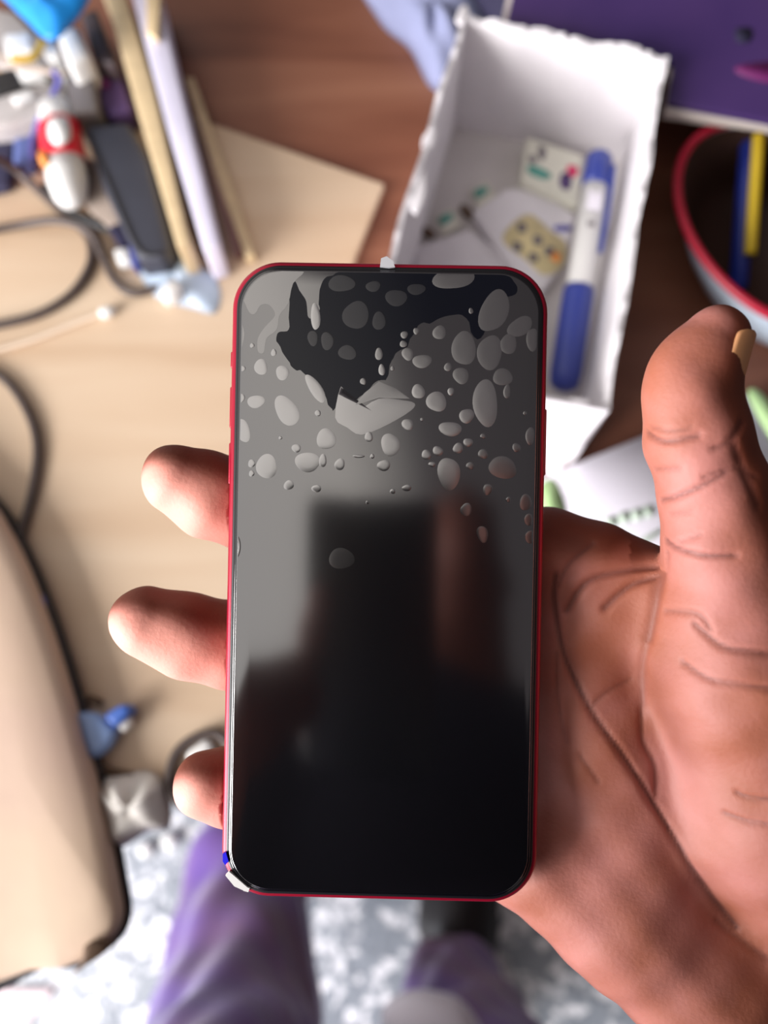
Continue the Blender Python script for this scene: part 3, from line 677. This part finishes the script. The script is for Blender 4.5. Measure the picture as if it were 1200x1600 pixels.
B = [(150,430,24,26),(133,550,30,22),(240,582,38,54,-28),(377,680,32,38),(600,700,34,38),(170,775,38,40),(312,760,45,33,12),(118,765,13,13),(118,800,10,10),(273,712,15,15),(424,768,18,20),(577,772,22,20),(247,840,17,17),(343,852,16,13),(525,672,15,17),(537,740,8,8),(490,740,22,5),(657,850,17,11),(608,862,9,9),(660,630,20,20),(697,515,22,26),(760,550,34,36),(810,515,12,13),(865,600,25,26),(808,645,38,26,10),(835,712,18,18),(870,692,16,16),(725,735,16,18),(765,722,18,17),(745,768,12,10),(803,800,38,58),(85,435,12,10),(80,537,14,16),(85,650,26,44,-20),(65,1055,14,45),(570,440,11,20),(348,590,11,10),(218,676,6,6),(65,800,8,10),(365,755,14,22),(225,450,24,24,-20),(340,505,20,58,-35),(340,255,16,48,-5),(930,555,44,80),(195,380,10,12),(120,355,8,8)]
BD = [(845,460,27,29),(560,385,14,20),(607,435,7,8),(648,318,13,12),(690,305,10,12),(770,310,22,25),(660,385,20,22),(710,410,32,24),(645,350,12,12),(855,365,40,62),(945,380,42,62),(990,465,36,28),(1005,515,12,25),(922,732,17,17),(922,670,10,9),(877,773,13,14),(990,780,52,36,15),(938,855,16,20),(1070,900,20,30),(863,925,20,22),(920,1010,20,28,-20),(1085,670,16,30),(1038,710,14,16),(430,1095,42,38),(1050,290,45,32,-30),(1093,335,20,42),(960,235,46,80,20),(1010,350,30,34),(800,430,14,14),(505,480,10,12),(880,235,8,10),(520,900,6,6),(1068,590,7,7),(1010,890,9,9),(1080,960,16,20),(1085,1020,18,22),(710,612,6,7),(820,120,70,40,-10)]
BW = [(480,250,44,50),(430,140,44,30),(620,190,36,30),(540,150,26,18),(560,270,24,30),(450,380,30,26),(380,340,22,30),(690,160,30,20),(330,330,18,26)]
bright_poly = [[Z5(*p) for p in catmull([(428, 500), (455, 560), (490, 578), (560, 540), (640, 545), (684, 556), (670, 582), (590, 630), (500, 665), (450, 640), (408, 605)], 3, True)]]
polys = [blob(*b) for b in B]
V, Fq = patchgeo(polys+bright_poly, .00084, .00003)
bb = obj('air_bubbles', V, Fq, M['bub'], flm); tag(bb, 'pale air bubbles under the film', kind='stuff')
V, Fq = patchgeo([blob(*b) for b in BD]+[[Z5(*p) for p in [(470, 566), (510, 520), (560, 480), (620, 505), (668, 540), (560, 538)]]], .00086, .000025)
bb = obj('faint_air_bubbles', V, Fq, M['bubdim'], flm); tag(bb, 'dim air bubbles under the film', kind='stuff')
V, Fq = patchgeo([blob(*b) for b in BW], .00087, .00001)
tag(obj('faint_air_bubbles', V, Fq, glassm('barely_lifted_film', (12, 13, 20), 1.75, .2), flm), 'barely visible air bubbles in the dark patch', kind='stuff')
# upper-left pale sheets of trapped air
ul = [[(64, 110), (140, 84), (260, 86), (300, 100), (262, 140), (245, 210), (215, 250), (205, 300), (170, 330), (160, 380), (140, 375), (140, 330), (165, 290), (200, 250), (180, 215), (150, 215), (130, 245), (110, 240), (90, 200), (66, 190)],
      [(66, 280), (88, 290), (92, 330), (75, 380), (64, 380)]]
for q in ul:
    V, Fq = flatpatch([Z5(*p[:2]) for p in catmull(q, 3, True)], .00085); obj('trapped_air_sheet', V, Fq, M['bubdim'], flm, smooth=False)
wet = [(262, 130), (300, 190), (318, 260), (352, 230), (350, 170), (380, 120), (460, 92), (700, 90), (900, 88), (1010, 120), (1040, 170), (985, 200), (960, 240), (900, 330), (850, 245), (760, 270), (700, 290), (655, 360), (610, 400), (590, 470), (560, 478), (512, 520), (465, 560), (424, 498), (410, 575), (385, 560), (355, 500), (300, 452), (268, 440), (240, 400), (205, 350), (205, 315), (250, 290), (246, 200)]
wj = random.Random(4); wp = [Z5(p[0]+wj.uniform(-5, 5), p[1]+wj.uniform(-5, 5)) for p in catmull([(a, b, 0) for a, b in wet], 3, True)]; wp = [tuple(p) for p in [np.array(q[:2]) for q in catmull([(a, b, 0) for a, b in wp], 2, True)]]
V, Fq = flatpatch(wp, .00083)
tag(obj('clinging_patch', V, Fq, M['wet'], flm, smooth=False), 'dark patch where the film clings to the glass')
# side buttons
def pbox(name, x0, x1, y0, y1, z0, z1, m, parent):
    v = [PM @ Vector((x, y, z)) for x in (x0, x1) for y in (y0, y1) for z in (z0, z1)]
    o = obj(name, v, [(0, 1, 3, 2), (4, 6, 7, 5), (0, 4, 5, 1), (2, 3, 7, 6), (0, 2, 6, 4), (1, 5, 7, 3)], m, parent); bev(o, .0004); return o
for y0, y1, nm in ((.0505, .0545, 'mute_switch'), (.036, .046, 'volume_button'), (.0225, .0325, 'volume_button')):
    pbox(nm, -PW/2-.00055, -PW/2+.001, y0, y1, -.0054, -.0030, M['frame'], ph)
pbox('side_button', PW/2-.001, PW/2+.0005, .026, .042, -.0054, -.0030, M['frame'], ph)
q = onphone(606, 410); pts = [(-.0018, -.0012), (-.0016, .0008), (-.0003, .0013), (.0012, .0002), (.0017, -.0012), (.0004, -.0014)]
v = [PM @ Vector((q.x+a, q.y+b, .0014)) for a, b in pts]+[PM @ Vector((q.x+a, q.y+b, .0007)) for a, b in pts]
obj('film_tab', v, [tuple(range(6)), tuple(range(11, 5, -1))]+[(i, (i+1) % 6, 6+(i+1) % 6, 6+i) for i in range(6)], M['silver'], ph, smooth=False)
for poly, nm, mm in (([(358, 1362), (372, 1374), (388, 1388), (384, 1393), (366, 1385), (352, 1368)], 'chipped_corner', M['white']), ([(378, 1384), (390, 1388), (388, 1394), (380, 1392)], 'chipped_corner', M['white']), ([(348, 1334), (353, 1332), (357, 1346), (352, 1352), (348, 1346)], 'blue_fleck', mat('vivid_blue_fleck', (30, 20, 220), .4))):
    pp = [onphone(x, y, .0009) for x, y in poly]; n = len(pp)
    v = [PM @ p for p in pp]+[PM @ Vector((p.x, p.y, -.0002)) for p in pp]
    obj(nm, v, [tuple(range(n)), tuple(range(2*n-1, n-1, -1))]+[(i, (i+1) % n, n+(i+1) % n, n+i) for i in range(n)], mm, ph, smooth=False)
# camera bump on the back
pbox('camera_bump', -.032, -.018, .054, .068, -PT-.0012, -PT+.0002, M['frame'], ph)

# ================================================================== THE PERSON
person = empty('person', (0, -.40, 0)); tag(person, 'person in purple-grey trousers and dark shirt, standing, holding the red phone on an open palm', 'person')
# ---- right hand, camera-facing palm: joints given as (x, y, depth, radius)
def J(px, py, d, r): return tuple(Cc(px, py, d))+(r,)
lo = np.array([-.078, -.205, -.262]); hi = np.array([.190, .055, -.165])
Fh = Field(lo, hi, .00078)
# fingers (index, middle, ring, little) running behind the phone
idx = [J(850, 888, .2220, .0120), J(640, 868, .2200, .0108), J(500, 832, .2180, .0102), J(395, 795, .2150, .0107), J(330, 775, .2115, .0103), J(276, 748, .2085, .0088)]
mid = [J(835, 1040, .2230, .0120), J(600, 1030, .2205, .0110), J(450, 1022, .2190, .0102), J(360, 1008, .2150, .0106), J(290, 992, .2115, .0101), J(228, 972, .2085, .0090)]
rin = [J(825, 1185, .2230, .0116), J(640, 1200, .2205, .0104), J(500, 1222, .2185, .0096), J(410, 1228, .2150, .0096), J(362, 1229, .2110, .0094), J(322, 1226, .2080, .0083)]
lit = [J(850, 1330, .2225, .0112), J(700, 1335, .2195, .0092), J(590, 1335, .2180, .0086), J(500, 1330, .2170, .0082), J(450, 1325, .2165, .0074)]
for ch in (idx, mid, rin, lit): Fh.chain(ch, .004)
FF = Field(lo, hi, .00078)
# palm
wr_ = J(1345, 1560, .2260, .0240); wr2 = J(1290, 1660, .2280, .0220)
for a, wv in ((J(850, 888, .2220, .0130), wr_), (J(835, 1040, .2235, .0130), wr_), (J(825, 1185, .2235, .0130), wr2), (J(856, 1338, .2210, .0140), wr2)):
    FF.cone(a[:3], wv[:3], a[3], .0185, .012)
FF.chain([J(862, 1336, .2190, .0146), J(985, 1432, .2160, .0160), J(1115, 1540, .2150, .0180), J(1300, 1690, .2200, .0210)], .010)
FF.chain([J(846, 868, .2205, .0120), J(930, 902, .2160, .0124), J(1015, 950, .2130, .0130), J(1130, 1020, .2080, .0150)], .008)
FF.chain([J(900, 1010, .2170, .0115), J(930, 1150, .2170, .0125), J(990, 1300, .2160, .0140)], .012)
# thenar and thumb
FF.chain([J(1330, 1480, .2160, .0240), J(1230, 1250, .2060, .0240), J(1165, 1060, .1990, .0185), J(1143, 930, .1950, .0150)], .010)
th_ = [J(1143, 930, .1950, .0148), J(1130, 850, .1925, .0132), J(1116, 770, .1910, .0120), J(1092, 690, .1900, .0116), J(1082, 625, .1893, .0102), J(1097, 568, .1885, .0087), J(1121, 526, .1880, .0071)]
FF.chain(th_, .0028)
FF.ell(Cc(1064, 610, .187), (.0075, .012, .0075), .004)
# forearm
FF.chain([J(1345, 1600, .2260, .0230), tuple(MC.inverted() @ Vector((.19, -.16, .955)))+(.030,)], .01)
hh = np.clip(.006-np.abs(Fh.f-FF.f), 0, None)/.006; FF.f = np.minimum(Fh.f, FF.f)-hh*hh*.006*.25
# press the flat of the phone into the field so skin rests against it
Hv, Hq = FF.mesh(); Hn = vnormals(Hv, Hq)
for _ in range(4):
    acc = np.zeros_like(Hv); c_ = np.zeros(len(Hv))
    for i in range(4):
        for j in ((i+1) % 4, (i+3) % 4): np.add.at(acc, Hq[:, i], Hv[Hq[:, j]]); np.add.at(c_, Hq[:, i], 1)
    Hv = Hv*.5+.5*acc/c_[:, None]
Hn = vnormals(Hv, Hq)
# phone clearance: vertices under the phone footprint stay below its back
loc = np.c_[to_world(Hv), np.ones(len(Hv))] @ np.array(PMi).T
mk = (np.abs(loc[:, 0]) < PW/2) & (np.abs(loc[:, 1]) < PHt/2) & (loc[:, 2] > -PT-.0002)
depth_push = np.where(mk, loc[:, 2]+PT+.0002, 0)
# creases
px = Hv[:, 0]/-Hv[:, 2]*F+600; py = -Hv[:, 1]/-Hv[:, 2]*F+800
def dseg(pts):
    pts = np.array([p[:2] for p in catmull([(a, b, 0) for a, b in pts], 5)]); D = np.full(len(Hv), 1e3); 
    for a, b in zip(pts[:-1], pts[1:]):
        d = b-a; t = np.clip(((px-a[0])*d[0]+(py-a[1])*d[1])/(d@d+1e-9), 0, 1); D = np.minimum(D, np.hypot(px-a[0]-t*d[0], py-a[1]-t*d[1]))
    return D
creases = [([(868, 900), (866, 945), (882, 1025), (920, 1105), (980, 1190), (1042, 1290), (1095, 1380), (1150, 1450)], 5.5, .0008, .62),
 ([(885, 955), (915, 912), (965, 893), (1028, 884)], 6, .0010, .45), ([(945, 950), (985, 915), (1026, 900)], 6, .0010, .5), ([(872, 915), (890, 880), (925, 850)], 5, .0006, .35),
 ([(1036, 866), (1030, 900), (1022, 950), (1012, 1000)], 9, .0010, .4), ([(1016, 990), (1004, 1040), (1003, 1100)], 7, .0006, .25),
 ([(1003, 1060), (1003, 1150), (1022, 1195), (1025, 1245)], 5, .0006, .3),
 ([(1010, 676), (1040, 690), (1092, 680)], 5, .0007, .55), ([(1018, 668), (1050, 674), (1080, 668)], 4, .0004, .3), ([(1022, 735), (1062, 733)], 4, .0004, .3),
 ([(1030, 782), (1056, 776), (1095, 760), (1135, 738)], 4.5, .0007, .55), ([(1048, 803), (1080, 800)], 3.5, .0003, .25),
 ([(1036, 842), (1056, 856), (1100, 868), (1150, 868)], 4.5, .0008, .6), ([(1060, 848), (1095, 835)], 3.5, .0004, .25),
 ([(1085, 975), (1125, 1008), (1170, 1018), (1230, 1022)], 5, .0007, .5), ([(1065, 1035), (1110, 1062), (1160, 1070), (1240, 1082)], 4.5, .0006, .45),
 ([(1150, 1238), (1175, 1248), (1230, 1250)], 4, .0005, .45), ([(1132, 1270), (1170, 1284), (1225, 1292)], 4, .0005, .4),
 ([(922, 1106), (950, 1080), (985, 1062)], 4, .0004, .3), ([(905, 1180), (935, 1222)], 4, .0004, .3), ([(1040, 955), (1090, 960), (1110, 985)], 5, .0006, .35),
 ([(1120, 1440), (1160, 1470), (1200, 1500)], 6, .0005, .3), ([(1145, 690), (1165, 740), (1185, 790)], 6, .0006, .3), ([(1115, 700), (1140, 690), (1160, 660)], 5, .0006, .35),
 ([(1100, 745), (1150, 730), (1180, 745)], 4, .0005, .35), ([(870, 1020), (872, 1090), (885, 1160)], 4, .0004, .25)]
facing = Hn[:, 2] > 0.05
disp = np.zeros(len(Hv)); pig = np.zeros(len(Hv))
for pts, w, dp, pg in creases:
    g_ = np.exp(-(dseg(pts)/w)**2)*facing*(px > 840); disp = np.maximum(disp, g_*dp); pig = np.maximum(pig, np.exp(-(dseg(pts)/(w*.8))**2)*facing*(px > 840)*pg)
Hv = Hv-Hn*disp[:, None]
# broad soft swell so the palm is not perfectly smooth
Hv = Hv+Hn*(.00025*np.sin(Hv[:, 0]*420+1)*np.cos(Hv[:, 1]*380))[:, None]
Wv = to_world(Hv)
zl = np.array(PM)[:3, 2]; Wv = Wv-zl*depth_push[:, None]
# tone: palm side light, back of hand dark; finger tops carry painted shade. the palm of the thumb faces left
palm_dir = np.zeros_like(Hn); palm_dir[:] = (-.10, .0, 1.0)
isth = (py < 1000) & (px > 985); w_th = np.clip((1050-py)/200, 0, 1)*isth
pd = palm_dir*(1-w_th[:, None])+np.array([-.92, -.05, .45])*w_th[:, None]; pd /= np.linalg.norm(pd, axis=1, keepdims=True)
wf = np.clip((420-px)/60, 0, 1)[:, None]; pd = pd*(1-wf)+np.array([-.25, -.62, .74])*wf  # tilted tone axis puts shade into the colour of the finger tops
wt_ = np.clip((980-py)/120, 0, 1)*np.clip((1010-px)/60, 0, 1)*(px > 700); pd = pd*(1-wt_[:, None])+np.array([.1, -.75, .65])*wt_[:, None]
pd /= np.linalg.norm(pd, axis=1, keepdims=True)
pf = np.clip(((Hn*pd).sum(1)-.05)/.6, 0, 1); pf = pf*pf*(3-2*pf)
tip = np.clip((380-px)/80, 0, 1)
Rw = MCn[:3, :3]
# ---- the rest of the body, a coarser continuous figure joined in the same mesh
def BJ(x, y, z, r): return (x, y, z, r)
Fb = Field((-.42, -.75, -.01), (.42, .20, 1.72), .009)
LL = P(392, 1330, .12); LK = P(370, 1640, .33); RA = P(716, 1560, .10); R1 = P(716, 1572, .13); LT = P(372, 1600, .30); RK = P(714, 1680, .40)
Fb.chain([BJ(0, -.45, .93, .13), BJ(.01, -.44, 1.10, .115), BJ(.03, -.35, 1.29, .12), BJ(.08, -.26, 1.40, .07), BJ(.11, -.19, 1.50, .055)], .05)
Fb.cone((-.08, -.28, 1.36), (.19, -.28, 1.36), .06, .06, .06)
Fb.cone((-.07, -.45, .92), (.07, -.45, .92), .10, .10, .05)
Fb.chain([BJ(.09, -.44, .86, .08), BJ(.095, -.36, .50, .052), BJ(R1.x, R1.y-.03, .28, .044), BJ(RA.x, RA.y-.01, .08, .034)], .03)
Fb.chain([BJ(-.09, -.44, .86, .08), BJ(-.135, -.33, .50, .056), BJ(LT.x, LT.y-.012, .30, .046), BJ(LL.x, LL.y, .08, .036)], .03)
for A_ in (RA, LL): Fb.cone((A_.x, A_.y-.02, .05), (A_.x, A_.y+.10, .030), .034, .022, .02)
Fb.chain([BJ(.22, -.28, 1.36, .055), BJ(.30, -.28, 1.06, .042), BJ(.19, -.16, .955, .031), BJ(.155, -.10, .953, .027)], .015)
Fb.chain([BJ(-.11, -.28, 1.36, .055), BJ(-.20, -.28, 1.09, .042), BJ(-.13, -.13, 1.13, .029), BJ(-.095, -.095, 1.15, .026)], .015)
ho = np.array((.100, .085, .040))
def hd(x, y, z): return np.array((x, y, z))+ho
Fb.ell(hd(0, -.235, 1.535), (.074, .092, .112), .02)
Fb.ell(hd(0, -.165, 1.475), (.040, .045, .040), .02)     # jaw
Fb.cone(hd(0, -.148, 1.535), hd(0, -.128, 1.505), .009, .013, .012)  # nose
for sx in (-1, 1):
    Fb.ell(hd(sx*.077, -.24, 1.53), (.010, .020, .030), .008); Fb.ell(hd(sx*.030, -.155, 1.495), (.02, .02, .02), .02)
    Fb.cone(hd(sx*.012, -.148, 1.558), hd(sx*.045, -.158, 1.556), .008, .007, .01)
Fb.cone(hd(-.018, -.134, 1.478), hd(.018, -.134, 1.478), .007, .007, .006)
# left hand gripping the camera phone, five fingers
cp = lambda x, y, z: MC @ Vector((x, y, z))
Fb.cone((-.095, -.095, 1.15), cp(-.06, -.10, .022), .026, .024, .02)
Bv, Bq = Fb.mesh()
Fl = Field(np.array((-.13, -.16, 1.08)), np.array((.07, .05, 1.28)), .003)
Fl.cone((-.095, -.095, 1.15), cp(-.052, -.095, .024), .024, .015, .01)
for k in range(4):
    y = -.055-.022*k; Fl.chain([tuple(cp(-.052, y-.005, .022))+(.012,), tuple(cp(-.015, y, .022))+(.0085,), tuple(cp(.020, y, .020))+(.0075,)], .004)
Fl.chain([tuple(cp(-.060, -.10, .020))+(.013,), tuple(cp(-.052, -.065, .006))+(.010,), tuple(cp(-.047, -.040, .004))+(.008,)], .004)
Lv, Lq = Fl.mesh()
Pw = np.concatenate([Wv, Bv, Lv]); Qw = np.concatenate([Hq, Bq+len(Wv), Lq+len(Wv)+len(Bv)])
pwn = np.array(person.location)
body = npmesh('body', Pw-pwn, Qw, M['skin'], person)
att = body.data.color_attributes.new('skin_tone', 'FLOAT_COLOR', 'POINT')
colr = np.zeros((len(Pw), 4), np.float32); colr[:, 3] = 1
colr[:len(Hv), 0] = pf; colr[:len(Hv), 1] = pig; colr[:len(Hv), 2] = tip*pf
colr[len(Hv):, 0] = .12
att.data.foreach_set('color', colr.ravel())
# thumb nail: curved plate on the outer (right) side of the thumb tip
V, Fq = [], []; A = np.array(Cc(1100, 572, .1882)); Bp = np.array(Cc(1126, 512, .1878)); ax_ = (Bp-A)/np.linalg.norm(Bp-A)
nd = np.array([.86, .30, .38]); nd -= ax_*(nd@ax_); nd /= np.linalg.norm(nd); sd = np.cross(ax_, nd); nu, nv = 14, 14
for i in range(nu+1):
    t = i/nu; ctr = A+(Bp-A)*t*1.05; r = .0087*(1-t)+.0074*t
    wd = math.radians(50)*(1 if t < .72 else math.sqrt(max(.02, 1-((t-.72)/.30)**2)))*(1 if t > .2 else math.sqrt(max(.05, 1-((.2-t)/.22)**2)))
    for j in range(nv+1):
        a = -wd+2*wd*j/nv; V.append(to_world(ctr+r*(nd*math.cos(a)+sd*math.sin(a))))
for i in range(nu):
    for j in range(nv): a = i*(nv+1)+j; Fq.append((a, a+1, a+nv+2, a+nv+1))
nl = obj('thumbnail', V, Fq, M['nail'], person); so = nl.modifiers.new('solid', 'SOLIDIFY'); so.thickness = .0007; so.offset = 0
# hair
Fz = Field(ho+(-.12, -.38, 1.42), ho+(.12, -.08, 1.70), .006); Fz.ell(hd(0, -.252, 1.562), (.082, .094, .104), 0)
hv, hq = Fz.mesh(); keep = ((hv[:, 1] < -.19+ho[1]) | (hv[:, 2] > 1.60+ho[2]))[hq].all(1); npmesh('hair', hv-pwn, hq[keep], M['hair'], person)
# shirt
Fs = Field((-.42, -.75, .85), (.45, .0, 1.52), .009)
Fs.chain([BJ(0, -.45, .92, .155), BJ(.01, -.44, 1.10, .150), BJ(.03, -.35, 1.29, .15), BJ(.065, -.26, 1.40, .085)], .05)
Fs.cone((-.09, -.28, 1.37), (.20, -.28, 1.37), .08, .08, .05)
Fs.chain([BJ(.22, -.28, 1.36, .078), BJ(.30, -.28, 1.06, .058), BJ(.25, -.225, 1.00, .050)], .02)
Fs.chain([BJ(-.11, -.28, 1.36, .078), BJ(-.20, -.28, 1.09, .058), BJ(-.14, -.17, 1.12, .042)], .02)
sv, sq = Fs.mesh(); npmesh('shirt', sv-pwn, sq, M['shirt'], person)
# trousers with folds
Ft = Field((-.30, -.65, .03), (.30, .12, 1.0), .005)
Ft.cone((-.07, -.45, .90), (.07, -.45, .90), .125, .125, .05)
Lc = P(388, 1365, .16); Lc2 = P(372, 1600, .30)
Ft.chain([BJ(-.10, -.43, .84, .105), BJ(-.135, -.33, .50, .092), BJ(Lc2.x, Lc2.y-.012, .30, .083), BJ(Lc.x, Lc.y, .16, .068), BJ(LL.x, LL.y+.03, .075, .062)], .02)
Ft.chain([BJ(.10, -.43, .84, .105), BJ(.095, -.36, .50, .088), BJ(R1.x+.004, R1.y-.03, .28, .076), BJ(R1.x, R1.y+.012, .12, .062)], .02)
tv, tq = Ft.mesh(); tn = vnormals(tv, tq)
fold = .006*np.sin(tv[:, 2]*40+tv[:, 0]*48+np.sin(tv[:, 1]*30)*1.5)*np.sin(tv[:, 0]*30+tv[:, 2]*17+1)+.0018*np.sin(tv[:, 2]*95-tv[:, 0]*80+2*np.sin(tv[:, 0]*40))
tv = tv+tn*fold[:, None]; npmesh('trousers', tv-pwn, tq, M['trousers'], person)
# white lump added to stand for a sunlit patch on the right leg
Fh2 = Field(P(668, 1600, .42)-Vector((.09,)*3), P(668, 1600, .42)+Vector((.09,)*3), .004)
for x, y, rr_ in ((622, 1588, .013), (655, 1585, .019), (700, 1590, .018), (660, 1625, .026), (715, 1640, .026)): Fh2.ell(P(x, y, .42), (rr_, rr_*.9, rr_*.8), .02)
vv, qq = Fh2.mesh(); tag(npmesh('sun_patch_lump', vv-pwn, qq, mat('sun_patch_white', (236, 234, 246), .8), person), 'white lump standing for a sunlit patch on the right trouser leg')
# shoes
for A_, a0 in ((RA, P(716, 1500, .03)), (LL, LL)):
    x, y = (a0.x, a0.y)
    lo_ = (x-.09, y-.16, .0); Fs_ = Field((x-.09, y-.17, -.01), (x+.09, y+.22, .13), .004)
    Fs_.cone((x, y-.04, .045), (x+.004, y+.09, .036), .047, .046, .02); Fs_.cone((x, y+.05, .034), (x+.006, y+.115, .032), .05, .042, .02); Fs_.ell((x, y-.05, .075), (.045, .05, .04), .02)
    s_v, s_q = Fs_.mesh(); s_v[:, 2] = np.maximum(s_v[:, 2], .002); npmesh('shoe', s_v-pwn, s_q, M['shoe'], person)
# white cord beside the right leg
tag(tube('loose_string', [P(x, y, .008) for x, y in ((764, 1455), (776, 1500), (790, 1535), (806, 1575), (832, 1640))], .006, M['white'], None), 'white cord lying on the floor right of the purple trouser leg', 'cord')

# ---- the phone that takes the picture (mirrored in the dark screen)
cpn = empty('camera_phone'); cpn.matrix_basis = MC @ Matrix.Translation((-.012, -.064, .0065)); tag(cpn, 'black phone taking the picture, mirrored as a dark rectangle in the screen', 'phone')
m4 = cpn.matrix_basis
v = []; rr = rrect(.090, .160, .010)
for s, z in ((.97, -.0040), (1, -.0030), (1, .0030), (.97, .0040)):
    for x, y in rr: v.append(m4 @ Vector((x*s, y*s, z)))
n = len(rr); f = [(i*n+k, i*n+(k+1) % n, (i+1)*n+(k+1) % n, (i+1)*n+k) for i in range(3) for k in range(n)]+[tuple(range(n)), tuple(range(3*n, 4*n))]
obj('casing', v, f, M['bezel'], cpn)
v = [m4 @ Vector((x*.93, y*.95, .0043)) for x, y in rr]+[m4 @ Vector((x*.93, y*.95, .0038)) for x, y in rr]
obj('display', v, [tuple(range(n)), tuple(range(2*n-1, n-1, -1))]+[(k, (k+1) % n, n+(k+1) % n, n+k) for k in range(n)], M['glass'], cpn, smooth=False)
